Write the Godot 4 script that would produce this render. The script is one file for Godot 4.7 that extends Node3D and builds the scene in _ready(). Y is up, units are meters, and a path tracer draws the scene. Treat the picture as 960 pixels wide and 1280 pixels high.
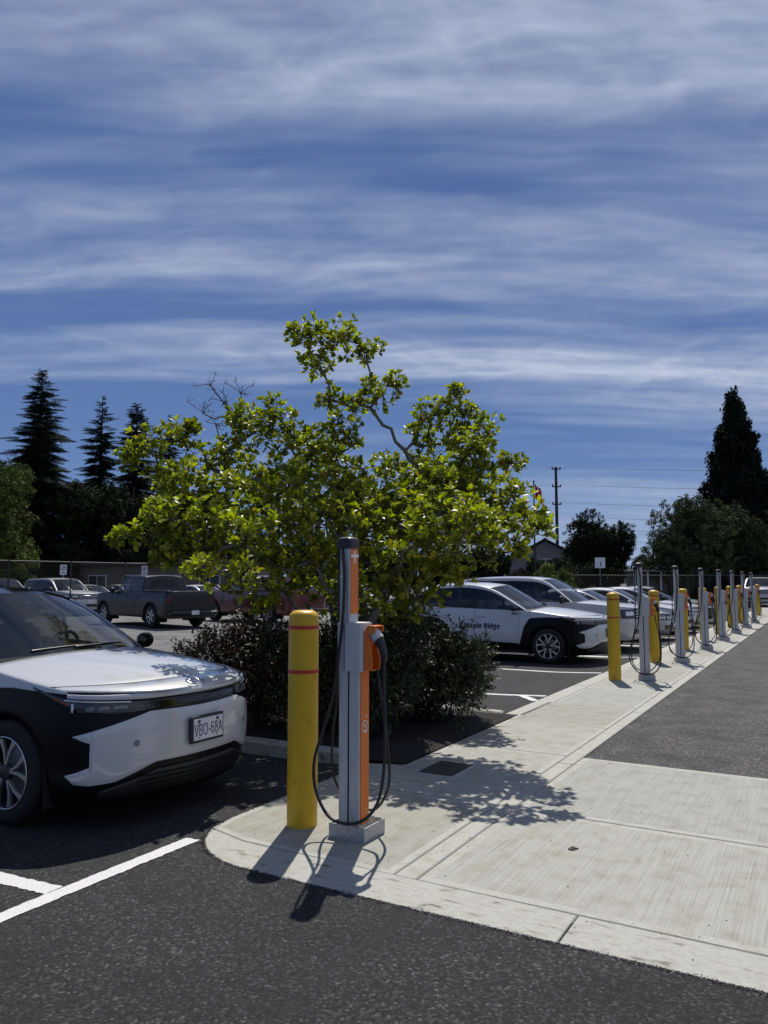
extends Node3D
# A row of charging posts in a car park, seen from the end of the row. The walk runs along -z; its slabs' top is y = 0, the asphalt lies at ASPHALT.

const ASPHALT := -0.004
const YAW := 29.75
var rng := RandomNumberGenerator.new()
var M := {}
var taken := {}

func _ready() -> void:
	rng.seed = 20240
	make_view()
	make_materials()
	make_ground()
	make_walk()
	make_bed()
	make_street_furniture()
	make_vehicles()
	make_magnolia()
	make_shrubs()
	make_background()
	make_litter()

# ---------------------------------------------------------------- camera, sky, sun
func make_view() -> void:
	var cam := Camera3D.new()
	cam.name = "camera"
	cam.fov = rad_to_deg(2.0 * atan(640.0 / 962.0))
	cam.near = 0.05
	cam.far = 3000.0
	add_child(cam)
	cam.position = Vector3(0, 1.66, 0)
	cam.rotation_degrees = Vector3(5.05, YAW, 0)
	cam.current = true
	var env := Environment.new()
	env.background_mode = Environment.BG_SKY
	env.tonemap_mode = Environment.TONE_MAPPER_LINEAR
	env.tonemap_exposure = 1.08
	env.sdfgi_enabled = true
	env.ssao_enabled = true
	env.ssil_enabled = true
	var sky := Sky.new()
	var pan := PanoramaSkyMaterial.new()
	pan.panorama = make_sky()
	sky.sky_material = pan
	env.sky = sky
	var we := WorldEnvironment.new()
	we.name = "environment"
	we.environment = env
	add_child(we)
	var sun := DirectionalLight3D.new()
	sun.name = "sun"
	sun.light_color = Color(1.0, 0.975, 0.94)
	sun.light_energy = 1.6
	sun.light_angular_distance = 0.53
	sun.shadow_enabled = true
	add_child(sun)
	var el := deg_to_rad(57.0)
	var towards := Vector3(-0.385 * cos(el), sin(el), -0.923 * cos(el))
	sun.look_at_from_position(Vector3.ZERO, -towards, Vector3.UP)

const SKY_W := 3584
const SKY_H := 1792
var sky_rows := []
var sky_noise := []

func tab(t: Array, x: float) -> float:
	if x <= t[0][0]:
		return t[0][1]
	for i in range(1, t.size()):
		if x <= t[i][0]:
			return lerpf(t[i - 1][1], t[i][1], (x - t[i - 1][0]) / maxf(t[i][0] - t[i - 1][0], 1e-9))
	return t[-1][1]

func smt(t: Array, x: float) -> float:
	# smooth (Catmull-Rom) reading of a table
	var n := t.size()
	if x <= t[0][0]:
		return t[0][1]
	if x >= t[n - 1][0]:
		return t[n - 1][1]
	var i := 0
	while i < n - 2 and x > t[i + 1][0]:
		i += 1
	var x0: float = t[i][0]
	var x1: float = t[i + 1][0]
	var h := maxf(x1 - x0, 1e-9)
	var u := (x - x0) / h
	var p0: float = t[i][1]
	var p1: float = t[i + 1][1]
	var d := (p1 - p0) / h
	var m0: float = d if i == 0 else 0.5 * (d + (p0 - t[i - 1][1]) / maxf(x0 - t[i - 1][0], 1e-9))
	var m1: float = d if i + 2 >= n else 0.5 * (d + (t[i + 2][1] - p1) / maxf(t[i + 2][0] - x1, 1e-9))
	var u2 := u * u
	var u3 := u2 * u
	return p0 * (2 * u3 - 3 * u2 + 1) + m0 * h * (u3 - 2 * u2 + u) + p1 * (-2 * u3 + 3 * u2) + m1 * h * (u3 - u2)

func sky_row(j: int) -> void:
	var row := PackedFloat32Array()
	row.resize(SKY_W * 3)
	var e := PI * (0.5 - (j + 0.5) / SKY_H)
	var y := sin(e)
	var c := cos(e)
	var r := 0.17
	var g := 0.16
	var b := 0.15
	if y > 0.0:
		r = smt([[0.0, 0.215], [0.1, 0.140], [0.2, 0.105], [0.35, 0.090], [0.55, 0.070], [1.0, 0.055]], y)
		g = smt([[0.0, 0.325], [0.1, 0.238], [0.2, 0.188], [0.35, 0.160], [0.55, 0.130], [1.0, 0.10]], y)
		b = smt([[0.0, 0.52], [0.1, 0.455], [0.2, 0.40], [0.35, 0.36], [0.55, 0.31], [1.0, 0.25]], y)
	var n0: FastNoiseLite = sky_noise[0]
	var n1: FastNoiseLite = sky_noise[1]
	var n2: FastNoiseLite = sky_noise[2]
	var bands := [[0.7, 0.34], [1.0, 0.42], [1.22, 0.44], [1.36, 0.20], [1.44, 0.0], [1.53, -0.02], [1.615, 0.14], [1.75, 0.10], [1.87, 0.24], [1.985, 0.40], [2.12, 0.34], [2.28, 0.10], [2.42, 0.28], [2.6, 0.46], [2.78, 0.40], [2.95, 0.18], [3.2, 0.02], [3.5, -0.10], [4.0, -0.06], [4.6, 0.06], [5.14, 0.2], [9.0, 0.24]]
	for i in SKY_W:
		var cr := r
		var cg := g
		var cb := b
		if y > 0.0:
			var az := (i + 0.5) / SKY_W * TAU
			var dx := sin(az) * c
			var dz := -cos(az) * c
			var k := 1.0 / (y + 0.075)
			var qa := (dx * 0.868 - dz * 0.496) * k
			var qb := (-dx * 0.496 - dz * 0.868) * k
			# slow bending of the streaks
			var w0 := n0.get_noise_2d(qa * 45.0, qb * 45.0)
			var w1 := n0.get_noise_2d(qa * 160.0 + 900.0, qb * 160.0)
			var bb := qb + 0.09 * w0 + 0.035 * w1 - 0.03 * qa
			var aa := qa + 0.25 * w0
			var big := n0.get_noise_2d(500.0 - aa * 34.0, bb * 90.0)
			var mid := n1.get_noise_2d(-aa * 42.0, bb * 330.0 + 90.0)
			var fibre := 1.0 - absf(n1.get_noise_2d(aa * 70.0 + bb * 40.0 + 300.0, bb * 900.0 - aa * 60.0)) * 2.0
			# fine hairs that fan out of the streaks (ridged noise, about -1 to 1)
			var hair := n2.get_noise_2d(aa * 62.0 - bb * 120.0 + w1 * 40.0, bb * 430.0 + aa * 105.0)
			var comb := n2.get_noise_2d(aa * 150.0 + bb * 95.0 + w1 * 70.0 + 700.0, bb * 210.0 - aa * 150.0)
			var cover := 0.2 + 0.3 * w0
			if qb > 0.3:
				cover = lerpf(cover, tab(bands, bb), clampf((qb - 0.3) / 0.4, 0.0, 1.0))
			cover += clampf((1.5 - bb) * 3.0, 0.0, 1.0) * 0.14 * clampf(qa * 2.0, -1.0, 1.0)
			var far := clampf(2.9 / maxf(absf(qb), 0.1), 0.0, 1.0)
			var body := clampf(cover + (0.42 * big + 0.34 * mid) * far + 0.10 * clampf(qa, -2.0, 2.0) - 0.02, 0.0, 1.0)
			var f := body * (0.58 + 0.20 * fibre * far + 0.40 * hair * far + 0.30 * comb * far) + 0.07 * maxf(0.0, hair) * far * clampf(cover + 0.3, 0.0, 1.0)
			f *= 1.12
			f = clampf(f, 0.0, 1.0)
			cr = lerpf(cr, 0.47, f)
			cg = lerpf(cg, 0.53, f)
			cb = lerpf(cb, 0.67, f)
		row[i * 3] = cr
		row[i * 3 + 1] = cg
		row[i * 3 + 2] = cb
	sky_rows[j] = row

func make_sky() -> Texture2D:
	for k in 3:
		var n := FastNoiseLite.new()
		n.seed = 53 + k * 7
		n.noise_type = FastNoiseLite.TYPE_SIMPLEX_SMOOTH
		n.frequency = 0.01
		n.fractal_type = FastNoiseLite.FRACTAL_FBM
		n.fractal_octaves = 4 if k < 2 else 5
		if k == 2:
			n.fractal_type = FastNoiseLite.FRACTAL_RIDGED
			n.fractal_gain = 0.55
		sky_noise.append(n)
	sky_rows.resize(SKY_H)
	var task := WorkerThreadPool.add_group_task(sky_row, SKY_H)
	WorkerThreadPool.wait_for_group_task_completion(task)
	var all := PackedFloat32Array()
	for r in sky_rows:
		all.append_array(r)
	sky_rows.clear()
	return ImageTexture.create_from_image(Image.create_from_data(SKY_W, SKY_H, false, Image.FORMAT_RGBF, all.to_byte_array()))

# ---------------------------------------------------------------- materials
func lin(r: float, g: float, b: float) -> Color:
	return Color(r, g, b).linear_to_srgb()

func mat(c: Color, rough := 0.7, metal := 0.0) -> StandardMaterial3D:
	var m := StandardMaterial3D.new()
	m.albedo_color = c
	m.roughness = rough
	m.metallic = metal
	return m

func noise_tex(kind: int, freq: float, size: int, ramp: Array = [], seed_ := 1, octaves := 3, ret := -1, as_normal := false) -> NoiseTexture2D:
	var n := FastNoiseLite.new()
	n.seed = seed_
	n.noise_type = kind
	n.frequency = freq
	n.fractal_type = FastNoiseLite.FRACTAL_FBM if octaves > 1 else FastNoiseLite.FRACTAL_NONE
	n.fractal_octaves = octaves
	if ret >= 0:
		n.cellular_return_type = ret
		n.cellular_jitter = 1.0
	var t := NoiseTexture2D.new()
	t.width = size
	t.height = size
	t.seamless = true
	t.seamless_blend_skirt = 0.05
	t.normalize = true
	t.as_normal_map = as_normal
	if ramp.size():
		var gr := Gradient.new()
		var off := PackedFloat32Array()
		var col := PackedColorArray()
		for r in ramp:
			off.append(r[0])
			col.append(r[1])
		gr.offsets = off
		gr.colors = col
		t.color_ramp = gr
	t.noise = n
	return t

func grey(v: float, tint := 0.0) -> Color:
	return lin(v * (1.0 + tint), v, v * (1.0 - tint))

func textured(tex: Texture2D, scale: Vector3, rough: float, bump: Texture2D = null, depth := 0.3, det: Texture2D = null, det_scale := Vector3.ONE) -> StandardMaterial3D:
	var m := StandardMaterial3D.new()
	m.albedo_texture = tex
	m.roughness = rough
	m.uv1_triplanar = true
	m.uv1_world_triplanar = true
	m.uv1_scale = scale
	m.uv1_triplanar_sharpness = 4.0
	if bump:
		m.heightmap_enabled = true
		m.heightmap_texture = bump
		m.heightmap_scale = depth
	if det:
		m.detail_enabled = true
		m.detail_albedo = det
		m.detail_blend_mode = BaseMaterial3D.BLEND_MODE_MUL
		m.detail_uv_layer = BaseMaterial3D.DETAIL_UV_2
		m.uv2_triplanar = true
		m.uv2_world_triplanar = true
		m.uv2_scale = det_scale
	return m

func make_materials() -> void:
	var CELL := FastNoiseLite.TYPE_CELLULAR
	var SIMP := FastNoiseLite.TYPE_SIMPLEX_SMOOTH
	var stones := noise_tex(CELL, 0.16, 2048, [[0.0, grey(0.002)], [0.3, grey(0.0065, -0.03)], [0.6, grey(0.014, -0.05)], [0.85, grey(0.030, -0.04)], [0.96, grey(0.055, -0.03)], [1.0, grey(0.09, -0.01)]], 3, 1, FastNoiseLite.RETURN_CELL_VALUE)
	var stone_bump := noise_tex(CELL, 0.16, 2048, [[0.0, Color.WHITE], [0.55, Color(0.75, 0.75, 0.75)], [1.0, Color.BLACK]], 3, 1, FastNoiseLite.RETURN_DISTANCE)
	var patches := noise_tex(SIMP, 0.012, 512, [[0.0, Color(0.62, 0.62, 0.63)], [0.3, Color(0.84, 0.84, 0.84)], [0.6, Color(0.95, 0.95, 0.95)], [0.8, Color(1, 1, 1)], [1.0, Color(0.82, 0.81, 0.80)]], 8, 4)
	M.asphalt = textured(stones, Vector3.ONE / 4.0, 0.95, stone_bump, 0.5, patches, Vector3.ONE / 6.3)
	var old_stones := noise_tex(CELL, 0.14, 1024, [[0.0, grey(0.07, 0.02)], [0.5, grey(0.115, 0.02)], [0.8, grey(0.15, 0.03)], [1.0, grey(0.23, 0.04)]], 5, 1, FastNoiseLite.RETURN_CELL_VALUE)
	M.old_asphalt = textured(old_stones, Vector3.ONE / 1.3, 0.9, null, 0.0, patches, Vector3.ONE / 9.0)
	var road_stones := noise_tex(CELL, 0.15, 2048, [[0.0, grey(0.016, 0.03)], [0.4, grey(0.040, 0.03)], [0.75, grey(0.068, 0.03)], [0.92, grey(0.115, 0.04)], [1.0, grey(0.21, 0.05)]], 9, 1, FastNoiseLite.RETURN_CELL_VALUE)
	M.road = textured(road_stones, Vector3.ONE / 3.6, 0.95, stone_bump, 0.25, patches, Vector3.ONE / 4.1)
	# concrete: broom streaks (stretched noise) under blotches
	var streak := noise_tex(SIMP, 0.11, 2048, [[0.0, lin(0.200, 0.200, 0.180)], [0.3, lin(0.285, 0.285, 0.257)], [0.5, lin(0.310, 0.310, 0.279)], [0.75, lin(0.335, 0.335, 0.302)], [1.0, lin(0.385, 0.385, 0.347)]], 21, 3)
	var streak_bump := noise_tex(SIMP, 0.11, 2048, [], 21, 3)
	var blotch := noise_tex(SIMP, 0.010, 1024, [[0.0, Color(0.90, 0.885, 0.85)], [0.35, Color(0.965, 0.96, 0.945)], [0.6, Color(1, 1, 1)], [1.0, Color(0.975, 0.965, 0.935)]], 33, 5)
	M.broom_z = textured(streak, Vector3(1 / 2.9, 0.5, 1 / 190.0), 0.9, streak_bump, 0.3, blotch, Vector3.ONE / 2.3)
	M.broom_x = textured(streak, Vector3(1 / 190.0, 0.5, 1 / 2.9), 0.9, streak_bump, 0.3, blotch, Vector3.ONE / 2.7)
	var smooth_tex := noise_tex(SIMP, 0.03, 1024, [[0.0, lin(0.260, 0.260, 0.234)], [0.3, lin(0.315, 0.315, 0.284)], [0.6, lin(0.340, 0.340, 0.306)], [1.0, lin(0.375, 0.375, 0.338)]], 41, 5)
	var stain := noise_tex(SIMP, 0.02, 1024, [[0.0, Color(0.50, 0.49, 0.48)], [0.17, Color(0.74, 0.73, 0.71)], [0.24, Color(0.93, 0.92, 0.90)], [0.5, Color(1, 1, 1)], [1.0, Color(0.90, 0.89, 0.87)]], 52, 5)
	M.trowel = textured(smooth_tex, Vector3(1 / 0.9, 1 / 0.9, 1 / 0.9), 0.8, smooth_tex, 0.08, blotch, Vector3.ONE / 1.7)
	M.kerb = textured(smooth_tex, Vector3(1 / 1.3, 1 / 0.6, 1 / 0.6), 0.8, smooth_tex, 0.15, stain, Vector3(1 / 5.3, 1 / 2.0, 1 / 2.2))
	var line_tex := noise_tex(SIMP, 0.05, 1024, [[0.0, grey(0.05)], [0.16, grey(0.22)], [0.26, grey(0.46)], [0.4, grey(0.54)], [1.0, grey(0.60)]], 61, 5)
	M.line = textured(line_tex, Vector3.ONE / 0.8, 0.75, stone_bump, 0.15)
	var soil := noise_tex(CELL, 0.05, 1024, [[0.0, lin(0.004, 0.0035, 0.003)], [0.7, lin(0.010, 0.008, 0.006)], [1.0, lin(0.028, 0.022, 0.016)]], 71, 2, FastNoiseLite.RETURN_CELL_VALUE)
	M.soil = textured(soil, Vector3.ONE / 0.9, 0.95, noise_tex(CELL, 0.05, 1024, [], 71, 2, FastNoiseLite.RETURN_DISTANCE), 2.0)
	# painted metal, plastics, glass
	var scuff := noise_tex(SIMP, 0.02, 512, [[0.0, Color(0.80, 0.79, 0.76)], [0.25, Color(0.96, 0.96, 0.95)], [1.0, Color(1, 1, 1)]], 81, 5)
	M.yellow = mat(lin(0.62, 0.38, 0.010), 0.42)
	M.yellow.detail_enabled = true
	M.yellow.detail_albedo = scuff
	M.yellow.detail_blend_mode = BaseMaterial3D.BLEND_MODE_MUL
	M.yellow.detail_uv_layer = BaseMaterial3D.DETAIL_UV_2
	M.yellow.uv2_triplanar = true
	M.yellow.uv2_world_triplanar = true
	M.yellow.uv2_scale = Vector3.ONE * 0.9
	M.red_tape = mat(lin(0.45, 0.025, 0.015), 0.4)
	M.aluminium = mat(lin(0.52, 0.53, 0.53), 0.5, 0.25)
	M.aluminium.detail_enabled = true
	M.aluminium.detail_albedo = scuff
	M.aluminium.detail_blend_mode = BaseMaterial3D.BLEND_MODE_MUL
	M.aluminium.detail_uv_layer = BaseMaterial3D.DETAIL_UV_2
	M.aluminium.uv2_triplanar = true
	M.aluminium.uv2_scale = Vector3(3, 0.4, 3)
	M.galvanised = textured(noise_tex(CELL, 0.04, 512, [[0.0, grey(0.34)], [1.0, grey(0.50)]], 91, 1, FastNoiseLite.RETURN_CELL_VALUE), Vector3.ONE / 0.25, 0.5)
	M.galvanised.metallic = 0.5
	M.orange = mat(lin(0.66, 0.155, 0.012), 0.4)
	M.white_print = mat(lin(0.78, 0.77, 0.74), 0.5)
	M.black_plastic = mat(lin(0.012, 0.012, 0.013), 0.45)
	M.cable = mat(lin(0.010, 0.010, 0.011), 0.5)
	M.seal = mat(lin(0.008, 0.008, 0.008), 0.8)
	M.tyre = textured(noise_tex(SIMP, 0.05, 256, [[0.0, grey(0.005)], [1.0, grey(0.013)]], 95, 3), Vector3.ONE * 3.0, 0.8)
	M.tyre.uv1_world_triplanar = false
	M.cladding = mat(lin(0.0035, 0.004, 0.0055), 0.32)
	M.cladding.metallic_specular = 0.3
	M.gloss_black = mat(lin(0.006, 0.006, 0.007), 0.08)
	M.chrome = mat(lin(0.75, 0.75, 0.76), 0.12, 1.0)
	M.rim_bright = mat(lin(0.62, 0.63, 0.64), 0.28, 0.85)
	M.rim_dark = mat(lin(0.02, 0.02, 0.021), 0.35)
	M.brake = mat(lin(0.20, 0.20, 0.20), 0.45, 0.6)
	M.lamp_lens = mat(lin(0.05, 0.05, 0.055), 0.06)
	M.lamp_bright = mat(lin(0.62, 0.63, 0.65), 0.15, 0.7)
	M.lamp_inner = mat(lin(0.16, 0.165, 0.17), 0.2, 0.6)
	M.amber = mat(lin(0.16, 0.05, 0.02), 0.2)
	M.tail_red = mat(lin(0.10, 0.006, 0.006), 0.12)
	M.glass = mat(Color(0.10, 0.12, 0.13, 0.42), 0.02)
	M.glass.transparency = BaseMaterial3D.TRANSPARENCY_ALPHA
	M.dark_glass = mat(Color(0.03, 0.035, 0.04, 0.80), 0.02)
	M.dark_glass.transparency = BaseMaterial3D.TRANSPARENCY_ALPHA
	M.interior = mat(lin(0.035, 0.036, 0.038), 0.85)
	M.seat = mat(lin(0.11, 0.112, 0.115), 0.8)
	M.liner = mat(lin(0.25, 0.25, 0.245), 0.9)
	M.underbody = mat(lin(0.006, 0.006, 0.006), 0.9)
	M.plate = mat(lin(0.62, 0.64, 0.66), 0.45)
	M.plate_ink = mat(lin(0.015, 0.025, 0.09), 0.5)
	M.door_ink = mat(lin(0.012, 0.014, 0.018), 0.5)
	for p in [["paint_white", lin(0.49, 0.50, 0.505)], ["paint_silver", lin(0.34, 0.35, 0.36)], ["paint_grey", lin(0.0045, 0.0048, 0.006)], ["paint_red", lin(0.10, 0.005, 0.007)], ["paint_black", lin(0.010, 0.010, 0.012)], ["paint_tan", lin(0.30, 0.27, 0.22)], ["paint_blue", lin(0.02, 0.035, 0.08)], ["paint_pearl", lin(0.48, 0.48, 0.47)]]:
		var m := mat(p[1], 0.33)
		m.clearcoat_enabled = true
		m.clearcoat = 0.9
		m.clearcoat_roughness = 0.03
		if p[0] == "paint_grey":
			m.clearcoat = 0.35
			m.roughness = 0.5
		if p[0] == "paint_silver":
			m.metallic = 0.35
		M[p[0]] = m
	# plants
	var bark_tex := noise_tex(SIMP, 0.03, 512, [[0.0, lin(0.05, 0.045, 0.038)], [0.4, lin(0.13, 0.12, 0.10)], [0.7, lin(0.22, 0.205, 0.18)], [1.0, lin(0.33, 0.32, 0.29)]], 101, 5)
	M.bark = textured(bark_tex, Vector3(5, 1.6, 5), 0.9, bark_tex, 0.7)
	M.twig = mat(lin(0.03, 0.024, 0.018), 0.9)
	M.far_bark = mat(lin(0.045, 0.035, 0.026), 0.95)
	M.leaf = leaf_mat(Color(0.84, 0.96, 0.22))
	M.bush_leaf = leaf_mat(Color(0.25, 0.30, 0.10))
	M.conifer = leaf_mat(Color(0.05, 0.07, 0.03))
	M.conifer.roughness = 0.85
	M.far_leaf = leaf_mat(Color(0.20, 0.26, 0.08))
	M.far_leaf.roughness = 0.8
	M.bush_leaf.roughness = 0.55
	M.conifer.metallic_specular = 0.25
	M.far_leaf.metallic_specular = 0.25
	# buildings and posts
	M.beige_wall = mat(lin(0.16, 0.14, 0.11), 0.9)
	M.roof_dark = mat(lin(0.05, 0.048, 0.047), 0.9)
	M.grey_wall = mat(lin(0.18, 0.18, 0.175), 0.9)
	M.trim_white = mat(lin(0.62, 0.62, 0.60), 0.6)
	M.pane_dark = mat(lin(0.02, 0.022, 0.026), 0.06)
	M.wood_pole = mat(lin(0.045, 0.035, 0.028), 0.9)
	M.steel = mat(lin(0.34, 0.35, 0.36), 0.5, 0.5)
	M.dull_steel = mat(lin(0.12, 0.12, 0.12), 0.7, 0.2)
	M.dark_steel = mat(lin(0.03, 0.03, 0.03), 0.5, 0.3)
	M.flag_red = mat(lin(0.55, 0.012, 0.02), 0.8)
	M.sign_white = mat(lin(0.70, 0.71, 0.72), 0.4)
	M.sign_blue = mat(lin(0.02, 0.06, 0.22), 0.4)
	M.dry_leaf = mat(lin(0.12, 0.075, 0.035), 0.9)
	M.iron = textured(noise_tex(SIMP, 0.06, 256, [[0.0, grey(0.02, 0.05)], [1.0, grey(0.055, 0.08)]], 111, 4), Vector3.ONE * 3.0, 0.6)

func leaf_mat(through: Color) -> StandardMaterial3D:
	var m := StandardMaterial3D.new()
	m.albedo_color = Color.WHITE
	m.vertex_color_use_as_albedo = true
	m.roughness = 0.42
	m.backlight_enabled = true
	m.backlight = through
	m.cull_mode = BaseMaterial3D.CULL_DISABLED
	return m

# ---------------------------------------------------------------- helpers
class Acc:
	# collects triangles; normals follow the winding
	var v := PackedVector3Array()
	var n := PackedVector3Array()
	var i := PackedInt32Array()
	var c := PackedColorArray()

	func tri(a: int, b: int, d: int) -> void:
		i.append(a)
		i.append(b)
		i.append(d)

	func grid(rows: Array, closed := false) -> void:
		var base := v.size()
		var w: int = rows[0].size()
		for r in rows:
			v.append_array(r)
		n.resize(v.size())
		for j in rows.size() - 1:
			for k in (w if closed else w - 1):
				var a := base + j * w + k
				var b := base + j * w + (k + 1) % w
				var d := a + w
				var e := b + w
				for t in [[a, b, d], [b, e, d]]:
					var nn: Vector3 = (v[t[2]] - v[t[0]]).cross(v[t[1]] - v[t[0]])
					if nn.length_squared() > 1e-16:
						i.append_array(PackedInt32Array(t))
						n[t[0]] += nn
						n[t[1]] += nn
						n[t[2]] += nn

	func face(pts: Array) -> void:
		# flat polygon fan
		var base := v.size()
		var nn := Vector3.ZERO
		for k in range(1, pts.size() - 1):
			nn += (pts[k + 1] - pts[0]).cross(pts[k] - pts[0])
		for p in pts:
			v.append(p)
			n.append(nn)
		for k in range(1, pts.size() - 1):
			tri(base, base + k, base + k + 1)

	func box(at: Vector3, size: Vector3, bevel := 0.0, turn := Basis()) -> void:
		var h := size / 2
		var b := minf(bevel, minf(h.x, minf(h.y, h.z)) * 0.9)
		if b <= 0.0:
			var q := []
			for k in 8:
				q.append(at + turn * Vector3(h.x * (1 if k & 1 else -1), h.y * (1 if k & 2 else -1), h.z * (1 if k & 4 else -1)))
			for f in [[0, 2, 3, 1], [4, 5, 7, 6], [0, 1, 5, 4], [2, 6, 7, 3], [0, 4, 6, 2], [1, 3, 7, 5]]:
				face([q[f[0]], q[f[1]], q[f[2]], q[f[3]]])
			return
		# bevelled: six faces, twelve edge strips, eight corners
		var pts := {}
		for sx in [-1, 1]:
			for sy in [-1, 1]:
				for sz in [-1, 1]:
					pts[[sx, sy, sz, 0]] = at + turn * Vector3(h.x * sx, (h.y - b) * sy, (h.z - b) * sz)
					pts[[sx, sy, sz, 1]] = at + turn * Vector3((h.x - b) * sx, h.y * sy, (h.z - b) * sz)
					pts[[sx, sy, sz, 2]] = at + turn * Vector3((h.x - b) * sx, (h.y - b) * sy, h.z * sz)
		for s in [-1, 1]:
			face([pts[[s, -1, -1, 0]], pts[[s, 1, -1, 0]], pts[[s, 1, 1, 0]], pts[[s, -1, 1, 0]]])
			face([pts[[-1, s, -1, 1]], pts[[-1, s, 1, 1]], pts[[1, s, 1, 1]], pts[[1, s, -1, 1]]])
			face([pts[[-1, -1, s, 2]], pts[[1, -1, s, 2]], pts[[1, 1, s, 2]], pts[[-1, 1, s, 2]]])
			for t in [-1, 1]:
				face([pts[[s, t, -1, 0]], pts[[s, t, 1, 0]], pts[[s, t, 1, 1]], pts[[s, t, -1, 1]]])
				face([pts[[s, -1, t, 0]], pts[[s, 1, t, 0]], pts[[s, 1, t, 2]], pts[[s, -1, t, 2]]])
				face([pts[[-1, s, t, 1]], pts[[1, s, t, 1]], pts[[1, s, t, 2]], pts[[-1, s, t, 2]]])
				for u in [-1, 1]:
					face([pts[[s, t, u, 0]], pts[[s, t, u, 1]], pts[[s, t, u, 2]]])

	func tube(path: Array, radii: Array, sides := 8, caps := true) -> void:
		var rows := []
		var up := Vector3.UP
		var last := Vector3.ZERO
		for k in path.size():
			var d: Vector3 = (path[mini(k + 1, path.size() - 1)] - path[maxi(k - 1, 0)]).normalized()
			var sidev: Vector3 = last
			if k == 0:
				sidev = d.cross(up if absf(d.y) < 0.95 else Vector3.RIGHT).normalized()
			else:
				sidev = (last - d * last.dot(d)).normalized()
			last = sidev
			var o := d.cross(sidev)
			var r: float = radii[k] if k < radii.size() else radii[-1]
			var row := PackedVector3Array()
			for s in sides:
				var a := TAU * s / sides
				row.append(path[k] + (sidev * cos(a) + o * sin(a)) * r)
			rows.append(row)
		grid(rows, true)
		if caps:
			face(Array(rows[0]))
			var r2 := Array(rows[-1])
			r2.reverse()
			face(r2)

	func lathe(prof: Array, at: Vector3, sides := 24, turn := Basis()) -> void:
		# profile of [radius, height] about local y
		var rows := []
		for p in prof:
			var row := PackedVector3Array()
			for s in sides:
				var a := TAU * s / sides
				row.append(at + turn * Vector3(cos(a) * p[0], p[1], sin(a) * p[0]))
			rows.append(row)
		grid(rows, true)

	func prism(poly: Array, lo: float, hi: float, place: Transform3D) -> void:
		# polygon in local x,y pulled along local z
		var a := []
		var b := []
		for p in poly:
			a.append(place * Vector3(p.x, p.y, lo))
			b.append(place * Vector3(p.x, p.y, hi))
		var idx := Geometry2D.triangulate_polygon(PackedVector2Array(poly))
		for k in range(0, idx.size(), 3):
			face([a[idx[k]], a[idx[k + 1]], a[idx[k + 2]]])
			face([b[idx[k]], b[idx[k + 2]], b[idx[k + 1]]])
		for k in poly.size():
			var l := (k + 1) % poly.size()
			face([a[k], b[k], b[l], a[l]])

	func mesh() -> ArrayMesh:
		var arr := []
		arr.resize(Mesh.ARRAY_MAX)
		for k in n.size():
			n[k] = n[k].normalized() if n[k].length_squared() > 0.0 else Vector3.UP
		arr[Mesh.ARRAY_VERTEX] = v
		arr[Mesh.ARRAY_NORMAL] = n
		arr[Mesh.ARRAY_INDEX] = i
		if c.size() == v.size() and c.size():
			arr[Mesh.ARRAY_COLOR] = c
		var m := ArrayMesh.new()
		if i.size():
			m.add_surface_from_arrays(Mesh.PRIMITIVE_TRIANGLES, arr)
		return m

func numbered(called: String) -> String:
	taken[called] = taken.get(called, -1) + 1
	return called if taken[called] == 0 else "%s_%03d" % [called, taken[called]]

func tag(o: Node, label: String, category: String, group := "") -> Node:
	o.set_meta("label", label)
	o.set_meta("category", category)
	if group:
		o.set_meta("group", group)
	return o

func thing(called: String, label: String, category: String, at := Vector3.ZERO, turn := 0.0, group := "") -> Node3D:
	var o := Node3D.new()
	o.name = numbered(called)
	add_child(o)
	o.position = at
	o.rotation.y = turn
	tag(o, label, category, group)
	return o

func put(called: String, mesh: Mesh, m: Material, parent: Node, at := Vector3.ZERO) -> MeshInstance3D:
	var o := MeshInstance3D.new()
	o.name = numbered(called) if parent == self else called
	o.mesh = mesh
	o.material_override = m
	o.position = at
	parent.add_child(o, true)
	return o

func add(called: String, acc: Acc, m: Material, parent: Node, at := Vector3.ZERO) -> MeshInstance3D:
	return put(called, acc.mesh(), m, parent, at)

func setting(called: String, acc: Acc, m: Material) -> MeshInstance3D:
	var o := add(called, acc, m, self)
	o.set_meta("kind", "structure")
	return o

func copy(o: Node3D, at: Vector3, turn: float, label: String, called := "") -> Node3D:
	var c: Node3D = o.duplicate()
	c.name = numbered(called if called else String(o.name).rstrip("0123456789_"))
	add_child(c)
	c.position = at
	c.rotation.y = turn
	c.set_meta("label", label)
	return c

func text_mesh(words: String, height: float, depth: float, font_name := "Droid Sans", weight := 400) -> TextMesh:
	var t := TextMesh.new()
	var f := SystemFont.new()
	f.font_names = PackedStringArray([font_name])
	f.font_weight = weight
	t.font = f
	t.text = words
	t.font_size = 64
	t.pixel_size = height / 46.0
	t.depth = depth
	t.curve_step = 1.0
	return t

func curve_points(ctrl: Array, per := 8) -> Array:
	# Catmull-Rom through control points
	var out := []
	for k in ctrl.size() - 1:
		var p0: Vector3 = ctrl[maxi(k - 1, 0)]
		var p1: Vector3 = ctrl[k]
		var p2: Vector3 = ctrl[k + 1]
		var p3: Vector3 = ctrl[mini(k + 2, ctrl.size() - 1)]
		for j in per:
			var u := float(j) / per
			out.append(0.5 * (2 * p1 + (p2 - p0) * u + (2 * p0 - 5 * p1 + 4 * p2 - p3) * u * u + (3 * p1 - p0 - 3 * p2 + p3) * u * u * u))
	out.append(ctrl[-1])
	return out

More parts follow.
